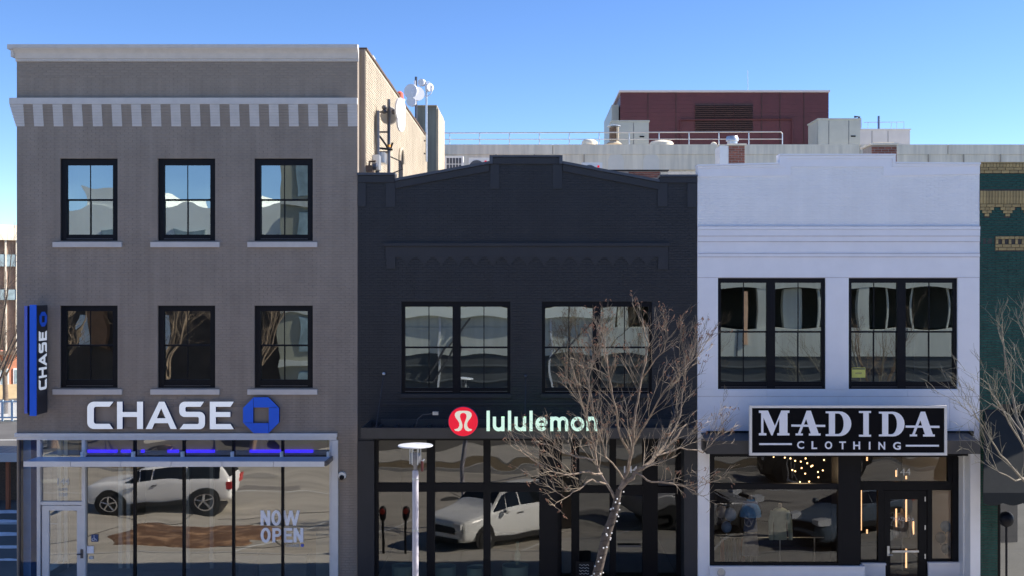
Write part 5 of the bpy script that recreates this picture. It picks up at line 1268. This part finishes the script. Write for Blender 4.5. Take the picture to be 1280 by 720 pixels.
# right tree
Yt = -6.2
base = Vector((U(1322,Yt), Yt, .05))
trunk = [(base,.16),(T(1320,740),.14),(T(1318,690),.12),(T(1312,650),.10)]
limbs = [
 ([T(1312,650),T(1296,600),T(1284,560),T(1272,525,.3),T(1262,480,.4),T(1256,440,.4),T(1252,405,.4)],.07,.010),
 ([T(1312,650),T(1290,612,-.4),T(1265,585,-.8),T(1245,560,-1),T(1225,530,-1),T(1212,505,-1)],.05,.008),
 ([T(1300,610),T(1280,560,-.6),T(1262,530,-.9),T(1245,500,-1),T(1236,480,-1)],.04,.008),
 ([T(1312,650),T(1315,580),T(1305,520),T(1296,470),T(1285,430),T(1278,400)],.06,.010),
 ([T(1280,545),T(1262,520,.8),T(1240,505,1),T(1215,520,1.2),T(1198,500,1.2)],.03,.007),
 ([T(1290,595),T(1270,600,-.9),T(1250,590,-1.2),T(1232,575,-1.2)],.03,.008),
 ([T(1312,650),T(1340,600),T(1350,540),T(1355,480)],.06,.010),
]
bare_tree('street_tree', 'bare pale street tree in front of the green building at the right edge', tuple(base), trunk, limbs, 23, dens=.75, mb_bark=mat('pale_bark', (.22,.19,.15), .9, .2, 10), mb_twig=mat('greenish_twig', (.27,.245,.185), .85, .2, 8), seeds=False)
# generic bare tree: side street and across the road (reflected in the windows)
M_bark3 = mat('brown_lit_bark', (.26,.18,.12), .9, .4, 4)
def gtree(x, y, h, seed, label, group, dens=.35, tw=1.9, m1=M_bark2, lv=2):
    r = random.Random(seed); b = Vector((x, y, .0)); tr = [(b,h*.022),(b+Vector((.05,0,h*.15)),h*.018),(b+Vector((-.05,.05,h*.3)),h*.015)]
    lim = []
    for i in range(7):
        a = i*2*math.pi/7+r.uniform(-.3,.3); s = Vector((math.cos(a), math.sin(a), 0)); rr = h*r.uniform(.18,.32); st_ = tr[-1][0] if i % 2 else tr[1][0].lerp(tr[2][0], r.uniform(.5,1))
        top_ = h*r.uniform(.7,1.0)
        lim.append(([st_, st_+s*rr*.35+Vector((0,0,(top_-st_.z)*.3)), st_+s*rr*.75+Vector((0,0,(top_-st_.z)*.65)), st_+s*rr+Vector((0,0,top_-st_.z))], h*.010, h*.002))
    return bare_tree('bare_tree', label, tuple(b), tr, lim, seed, dens=dens, mb_bark=m1, mb_twig=m1, group=group, seeds=False, levels=lv, tw=tw)
gtree(U(6,40), 40, 9.0, 3, 'tall bare tree in front of the orange brick shop', 'bare trees along the side street', .6, 1.6, lv=3)
gtree(U(-22,24), 25, 10.5, 4, 'bare tree beside the side street nearest the left edge', 'bare trees along the side street', .5, 1.6, lv=3)

# ================================================================== LAMP POST
Yl = -7.6; kl = (D+Yl)/F; Xl = U(519.3, Yl)
lp = thing('street_lamp', 'short pale street lamp with a flat white disc top before the navy shop', 'street lamp', (Xl, Yl, .0))
M_pole = mat('lamp_pole_lilac_white', (.50,.47,.52), .45, .03, 5)
MB().lathe([(3.9*kl,0),(3.9*kl,V(590,Yl)),(3.3*kl,V(588,Yl))], (Xl, Yl, 0), 18).build('pole', M_pole, lp, True)
MB().lathe([(.13,0),(.13,.12),(.09,.2)], (Xl, Yl, 0), 18).build('base_collar', M_pole, lp, True)
MB().box(Xl-.045, Xl+.045, Yl-3.95*kl-.012, Yl-.02, .5, .85).build('access_plate', M_metal, lp)
for z in (V(600,Yl), V(664,Yl)): MB().lathe([(3.95*kl,0),(4.15*kl,.005),(4.15*kl,.04),(3.95*kl,.045)], (Xl, Yl, z), 18).build('pole_band', M_metal, lp)
hd = MB().lathe([(2.2*kl,0),(2.4*kl,6*kl),(4.8*kl,9*kl),(6.2*kl,12*kl),(6.2*kl,22*kl),(5.6*kl,23*kl)], (Xl, Yl, V(589,Yl)), 18).build('neck_housing', mat('lamp_housing', (.22,.22,.24), .45, .15, 8, metal=.3), lp, True)
gg = MB()
for i in range(6):
    a = i*math.pi/3; gg.tube([(Xl+6.6*kl*math.cos(a), Yl+6.6*kl*math.sin(a), V(580,Yl)), (Xl+6.6*kl*math.cos(a), Yl+6.6*kl*math.sin(a), V(560,Yl))], .012, 5)
gg.build('cage_rods', M_metal, lp)
MB().lathe([(8*kl,0),(21*kl,1.4*kl),(22*kl,2.2*kl),(21.5*kl,3.2*kl),(12*kl,4.6*kl),(.01,5.2*kl)], (Xl, Yl, V(559.5,Yl)), 36).build('disc_shade', mat('lamp_disc_paint', (.62,.63,.66), .5, .05, 6), lp, True)
MB().box(Xl+7*kl, Xl+9.5*kl, Yl-.04, Yl+.04, V(589,Yl), V(576,Yl)).build('sensor_box', M_redd if False else mat('dark_red_plastic', (.12,.03,.03), .5, .1, 3), lp)
MB().tube([(Xl+5*kl,Yl,V(578,Yl)),(Xl+9*kl,Yl,V(576,Yl)),(Xl+11*kl,Yl,V(574,Yl))], .015, 5).build('sensor_arm', M_metal, lp)

# ================================================================== PARKING METERS (seen mirrored in the shop glass)
def meter(x, y, label):
    t = thing('parking_meter', label, 'parking meter', (x, y, .128), 'parking meters at the kerb')
    MB().tube([(x,y,.128),(x,y,1.15)], .035, 8).build('post', M_black, t)
    MB().lathe([(.06,0),(.09,.08),(.11,.22),(.09,.32),(.03,.37)], (x,y,1.12), 12, 'Z', 1, .8).build('head', M_black, t, True)
    MB().lathe([(.075,0),(.07,.02)], (x,y+.09,1.36), 12, 'Y').build('red_face', mat('meter_red', (.32,.035,.025), .4, .05, 4), t)
    return t
zz_ = -3.75; kr = (D-zz_)/F
meter((478-VX)*kr, zz_, 'parking meter with a red face mirrored at the left of the navy shop glass')
meter((506-VX)*kr+.0, -4.0+.2, 'parking meter with a red face mirrored just beside the lamp post')

# ================================================================== CARS (seen mirrored in the glass)
M_carglass = mat('car_glass', (.008,.009,.011), .12, .05, 2, spec=.35)
M_tyre = mat('tyre_rubber', (.02,.02,.02), .8, .1, 10); M_rim = mat('alloy_rim', (.6,.6,.62), .25, .05, 5, metal=.8)
def car(name, label, loc, heading, paint, L=4.9, Wd=1.95, Ht=1.78, kind='suv', group='parked cars across the walk'):
    t = thing(name, label, 'car', loc, group); 
    org = ORG[t.name]; ORG[t.name] = Vector((0,0,0))   # build in local space (front = +X)
    # stations: x, zbot, belt z, belt half width, top z, top half width
    h = Wd/2
    if kind == 'suv': stn = [(L/2,.40,.80,.80*h,.88,.68*h),(L/2-.07,.30,.92,.92*h,1.00,.84*h),(L/2-.45,.26,1.02,.97*h,1.10,.86*h),(L/2-1.10,.26,1.06,h,1.16,.87*h),(L/2-1.32,.26,1.08,h,1.20,.85*h),(L/2-1.92,.26,1.10,h,Ht-.07,.77*h),(L/2-2.4,.26,1.11,h,Ht-.01,.78*h),(L/2-3.6,.26,1.12,h,Ht,.77*h),(-L/2+.45,.28,1.13,h*.99,Ht-.05,.73*h),(-L/2+.12,.34,1.12,h*.95,1.20,.84*h),(-L/2,.42,1.0,h*.90,1.04,.8*h)]
    else: stn = [(L/2,.40,.55,.70*h,.62,.58*h),(L/2-.1,.28,.70,.86*h,.76,.74*h),(L/2-.5,.24,.80,.95*h,.87,.80*h),(L/2-1.2,.24,.88,h,.96,.84*h),(L/2-1.4,.24,.90,h,1.0,.82*h),(L/2-2.2,.24,.93,h,Ht-.05,.70*h),(L/2-2.7,.24,.94,h,Ht,.71*h),(L/2-3.3,.24,.95,h,Ht-.02,.70*h),(-L/2+.9,.26,.98,h*.99,1.08,.78*h),(-L/2+.12,.34,.97,h*.95,1.03,.80*h),(-L/2,.42,.85,h*.9,.9,.78*h)]
    mb = MB(); ring = []
    for x, zb, bz, bw, tz, tw_ in stn:
        hs = [(bw*.86,zb),(bw*.98,zb+.12),(bw*1.0,(zb+bz)/2),(bw*.985,bz-.05),(bw*.95,bz),(tw_+(bw*.95-tw_)*.10,bz+(tz-bz)*.88),(tw_*.86,tz)]
        pts = [(x,-a,b) for a, b in hs]+[(x,a,b) for a, b in reversed(hs)]; ring.append(len(mb.v)); mb.v += pts
    n = 14
    for i in range(len(ring)-1):
        for k in range(n-1): a, b = ring[i]+k, ring[i+1]+k; mb.f.append((a, b, b+1, a+1))
        a, b = ring[i], ring[i+1]; mb.f.append((a+n-1, b+n-1, b, a))
    mb.f.append(tuple(ring[0]+k for k in range(n))); mb.f.append(tuple(ring[-1]+k for k in range(n-1,-1,-1)))
    bo = mb.build('body', paint, t, True); bo.data.polygons.foreach_set('use_smooth', [True]*len(bo.data.polygons)); sb_ = bo.modifiers.new('smooth', 'SUBSURF'); sb_.levels = 2; sb_.render_levels = 2
    def sec(i, side, f0, f1=None):
        x, zb, bz, bw, tz, tw_ = stn[i]; y0, y1 = bw*.95, tw_+(bw*.95-tw_)*.10; z0, z1 = bz, bz+(tz-bz)*.88
        return (x, side*(y0+(y1-y0)*f0+.012), z0+(z1-z0)*f0)
    ia, ib = 5, 8
    for side in (-1, 1):
        for j0, j1, tri in ((4,5,True),(5,6,False),(6,7,False),(7,8,False)):
            p_ = [sec(j0,side,.12 if not tri else .3), sec(j1,side,.10), sec(j1,side,.92), sec(j0,side,.92 if not tri else .6)]
            A, B = Vector(p_[0]), Vector(p_[1]); sh_ = (Vector(p_[1])-Vector(p_[0]))*.04
            q_ = [Vector(p_[0])+sh_, Vector(p_[1])-sh_, Vector(p_[2])-sh_, Vector(p_[3])+sh_]
            MB().add(q_, [(0,1,2,3)]).build('side_window', M_carglass, t)
        for hx in (.05, -.95): MB().box(hx-.1, hx+.1, side*(h+.005)-.012, side*(h+.005)+.012, .93, .96).build('door_handle', M_dkmetal, t)
        m0 = Vector((L/2-1.75, side*(h+.12), 1.12 if kind == 'suv' else 1.0)); MB().ball(m0, .11, 6, .8).build('wing_mirror', paint, t, True)
        MB().box(-L/2+.95, L/2-.95, side*(h*.99)-.02, side*(h*.99)+.02, .26, .40).build('sill_trim', M_tyre, t)
    x4, x5 = stn[4], stn[5]
    ws = [(x4[0]-.02, -.80*x4[3], x4[4]+.01), (x4[0]-.02, .80*x4[3], x4[4]+.01), (x5[0], .84*x5[5], x5[4]+.015), (x5[0], -.84*x5[5], x5[4]+.015)]
    MB().add(ws, [(0,1,2,3)]).build('windscreen', M_carglass, t)
    x8, x9 = stn[8], stn[9]; MB().add([(x9[0]-.01,-.78*x9[3],x9[4]+.03),(x9[0]-.01,.78*x9[3],x9[4]+.03),(x8[0]-.02,.84*x8[5],x8[4]-.02),(x8[0]-.02,-.84*x8[5],x8[4]-.02)], [(0,3,2,1)]).build('rear_window', M_carglass, t)
    fx = L/2-.9; rx = -L/2+.95; wr = .38 if kind == 'suv' else .33
    for x in (fx, rx):
        for side in (-1, 1):
            MB().lathe([(wr+.09,0),(wr+.09,.02*side)], (x, side*(h*.985), wr+.02), 24, 'Y').build('wheel_arch', M_tyre, t)
            wh = MB().lathe([(wr*.6,-.1),(wr*.97,-.1),(wr,-.06),(wr,.06),(wr*.97,.1),(wr*.6,.1)], (x, side*(h-.06), wr), 24, 'Y').build('wheel', M_tyre, t, True)
            MB().lathe([(wr*.68,.0),(wr*.68,side*.02),(wr*.6,side*.02),(wr*.58,side*-.01)], (x, side*(h+.035), wr), 24, 'Y').build('rim', M_rim, wh, True)
            sp = MB()
            for k in range(5):
                a = k*2*math.pi/5+.3; sp.tube([(x, side*(h+.05), wr), (x+math.cos(a)*wr*.62, side*(h+.05), wr+math.sin(a)*wr*.62)], .028, 5)
            sp.build('spokes', M_rim, wh)
    for side in (-1, 1):
        MB().box(L/2-.42, L/2+.004, side*.52*h, side*.82*h, .78, .93).build('headlight', mat('headlight_lens', (.75,.76,.78), .15, .02, 3), t)
        MB().box(-L/2+.0, -L/2+.2, side*.66*h, side*.95*h, .82, 1.08).build('tail_light', mat('tail_light_red', (.55,.02,.02), .2, .02, 3), t)
    MB().box(L/2-.10, L/2+.014, -.56*h, .56*h, .60, .80).build('grille', M_black, t); MB().box(L/2-.03, L/2+.01, -.7*h, .7*h, .34, .46).build('lower_grille', M_black, t)
    if kind == 'suv':
        for side in (-1, 1): MB().tube([(L/2-2.3, side*.66*h, Ht+.03),(-L/2+.6, side*.66*h, Ht+.02)], .022, 6).build('roof_rail', M_dkmetal, t)
    ORG[t.name] = Vector(loc); t.location = loc; t.rotation_euler = (0, 0, heading)
    return t
P_white = mat('car_paint_white', (.88,.88,.88), .25, .02, 2); P_silver = mat('car_paint_pearl', (.88,.90,.90), .25, .03, 2); P_black = mat('car_paint_black', (.015,.015,.017), .2, .02, 2)
P_blue = mat('car_paint_blue_grey', (.12,.16,.21), .25, .03, 2); P_sand = mat('car_paint_grey', (.25,.25,.26), .3, .03, 2)
car('parked_car', 'white crossover parked side-on, mirrored in the bank glass', (-13.15,-11.1,.006), math.pi, P_white, 5.2, 2.0, 1.80)
car('parked_car', 'pearl white off-roader parked at an angle, mirrored in the navy shop glass', (-.95,-6.1,.006), math.pi-.80, P_silver, 4.85, 1.95, 1.78)
car('parked_car', 'black off-roader mirrored in the transom under the black board sign', (12.2,-17.4,.006), math.pi, P_black, 4.8, 2.0, 1.85)
car('parked_car', 'blue grey saloon mirrored in the right of the white shop window', (10.4,-6.3,.006), math.pi-.55, P_blue, 4.7, 1.85, 1.46, 'sedan')
car('parked_car', 'grey saloon mirrored at the left of the white shop window', (5.5,-7.6,.006), -.60+.1, P_sand, 4.6, 1.82, 1.45, 'sedan')

# ================================================================== ACROSS THE STREET (mirrored in the windows)
Yo = -29.3
M_pg = mat('garage_concrete', (.56,.56,.50), .85, .07, .5, .2, 20, streak=.08)
pg = thing('parking_garage', 'pale concrete parking garage across the street, mirrored in the upper windows', 'building', (8, Yo, 0))
gx0, gx1 = -12.5, 45
# spandrels per level (solid), dark decks between
lwm = mat('garage_dark_brick', (.085,.088,.09), .9, .2, 1.5)
MB().box(gx0, gx1, Yo-.4, Yo, 0, 4.345).build('lower_wall', lwm, pg)
rb2 = MB()
for i in range(5): rb2.box(gx0, gx1, Yo+.001, Yo+.08, 1.1+i*.68, 1.1+i*.68+.07)
rb2.build('wall_rib', mat('garage_rib', (.12,.125,.128), .9, .1, 1), pg)['kind'] = 'stuff'
MB().box(gx0, gx1, Yo-.4, Yo+.05, 4.35, 5.9).build('spandrel', M_pg, pg)
MB().box(-12.5, 4.6, Yo-.4, Yo+.02, 5.91, 6.35).build('spandrel', M_pg, pg)
MB().box(gx0, 4.6, Yo-.4, Yo+.28, 6.36, 6.85).build('ledge', mat('garage_ledge_pale', (.78,.78,.70), .8, .05, 1), pg)
# left bay solid up high, camera stands at an open deck in the middle
MB().box(gx0, -2.5, Yo-.4, Yo, 6.86, 12.4).build('upper_wall', M_pg, pg)
MB().box(5, gx1, Yo-.4, Yo, 7.9, 9.4).build('spandrel', M_pg, pg); MB().box(5, gx1, Yo-.4, Yo, 10.9, 12.2).build('spandrel', M_pg, pg)
MB().box(-2.49, 4.99, Yo-.4, Yo, 10.6, 12.2).build('spandrel', M_pg, pg)
for x in (-2.3, 4.7, 12.0, 17.5, 24.0, 31, 38): MB().box(x, x+.5, Yo-.39, Yo-.02, 0, 12.0).build('column', M_pg, pg)
for x in (9.0, 9.9, 12.6, 16.2, 18.9, 20.4, 22.1): MB().box(x, x+.07, Yo-.36, Yo-.25, 5.91, 7.89).build('pipe', M_pg, pg)
MB().box(13.6, 14.5, Yo-.9, Yo-.45, 5.6, 7.85).build('deck_pier', M_pg, pg)
MB().box(11.32, 11.50, Yo+.06, Yo+.12, 4.9, 7.7).build('orange_lit_strip', mat('orange_lit_strip', (.75,.45,.28), .5, .1, 3), pg)  # orange light put into the colour of a thin strip
for x in (-9.4, -6.6, -3.6, -.6, 2.1, 8.0, 11.0, 17.0, 20.0, 23.0): MB().box(x, x+.05, Yo+.051, Yo+.07, 4.36, 5.89).build('panel_joint', M_dkmetal, pg)
for x in (-7.9, -4.9, 1.2, 3.4): MB().box(x, x+.09, Yo+.03, Yo+.12, 1.0, 6.35).build('downpipe', M_alu, pg)
MB().tube([(-5.5,Yo+.25,3.2),(-3.4,Yo+.25,6.3)], .05, 5).tube([(-5.1,Yo+.25,3.2),(-3.0,Yo+.25,6.3)], .05, 5).tube([(1.0,Yo+.25,4.0),(3.2,Yo+.25,6.2)], .05, 5).build('tree_shadow_bars', M_dkmetal, pg)  # dark diagonal bars stand for the shadow lines of a tree
for x in (8.9, 15.2): MB().box(x, x+.12, Yo-.3, Yo-.1, 5.91, 7.89).build('pipe', M_pg, pg)
for z in (3.3, 5.0, 8.3, 11.3): MB().box(gx0, gx1, Yo-22, Yo-.41, z, z+.3).build('deck', mat('deck_concrete', (.18,.17,.16), .9, .1, 1), pg)
MB().box(gx0, gx1, Yo-22.3, Yo-22, 0, 11.6).build('back_wall', MATS['deck_concrete'], pg); MB().box(gx0-.3, gx0-.01, Yo-22, Yo-.01, 0, 12.4).build('side_wall', M_pg, pg)
MB().box(-12.9, -10.2, Yo-.01-6+6.03, Yo+1.6, 0, 15.6).build('stair_tower', mat('stair_tower_khaki', (.36,.35,.27), .85, .08, .8), pg)
for k in range(5): MB().box(-11.9, -10.9, Yo+1.601, Yo+1.66, 2.0+k*2.7, 3.7+k*2.7).build('tower_window', MATS['far_glass'], pg)
for k in range(5): MB().box(-12.9, -10.2, Yo+1.601, Yo+1.72, 1.2+k*2.7, 1.5+k*2.7).build('tower_band', M_pg, pg)
# left: brick and stucco block with bare trees in front
ob = thing('opposite_building', 'white and brown brick block across the street, mirrored in the bank windows', 'building', (-28, -31, 0))
MB().box(-46, -13, -44, -31, 0, 8.2).build('brick_base', mat('opposite_brown_brick', (.10,.072,.054), .9, .3, 1.2), ob); MB().box(-46, -13, -44, -31.2, 8.21, 12.3).box(-24.5, -21.5, -44, -31.3, 12.31, 13.6).box(-17.5, -15, -40, -31.3, 12.31, 13.2).build('white_upper', mat('opposite_stucco', (.85,.86,.80), .85, .06, .7), ob)
MB().box(-24.0, -23.0, -31.3, -30.6, 4.4, 7.0).build('orange_brick_bay', mat('opposite_orange_brick', (.30,.15,.075), .9, .2, 2), ob)
MB().box(-21, -20, -31.3, -30.8, 0, 9.5).build('pale_pier', MATS['opposite_stucco'], ob)
for x_ in (-23.4,-19.3): MB().box(x_, x_+1.5, -31.19, -31.1, 9.3, 11.3).build('upper_window', MATS['far_glass'], ob)
for i in range(9): MB().box(-44+i*3.9, -43+i*3.9, -31.0, -30.95, 4.6, 6.4).build('window', MATS['opposite_stucco'], ob)
for i, (x, y, h_) in enumerate(((-24,-26.5,9.5),(-18.6,-27,11.5),(-13.9,-26.5,9.5),(7.5,-23.5,6.5),(16.5,-23.2,7.0))):
    gtree(x, y, h_, 30+i, ['bare tree across the street before the orange brick bay','bare tree across the street beside the khaki stair tower','smaller bare tree across the street at the garage corner','slim bare tree before the garage deck across the street','bare tree at the far right of the garage across the street'][i], 'bare trees across the street', .9, 1.1, lv=3, m1=M_bark3)
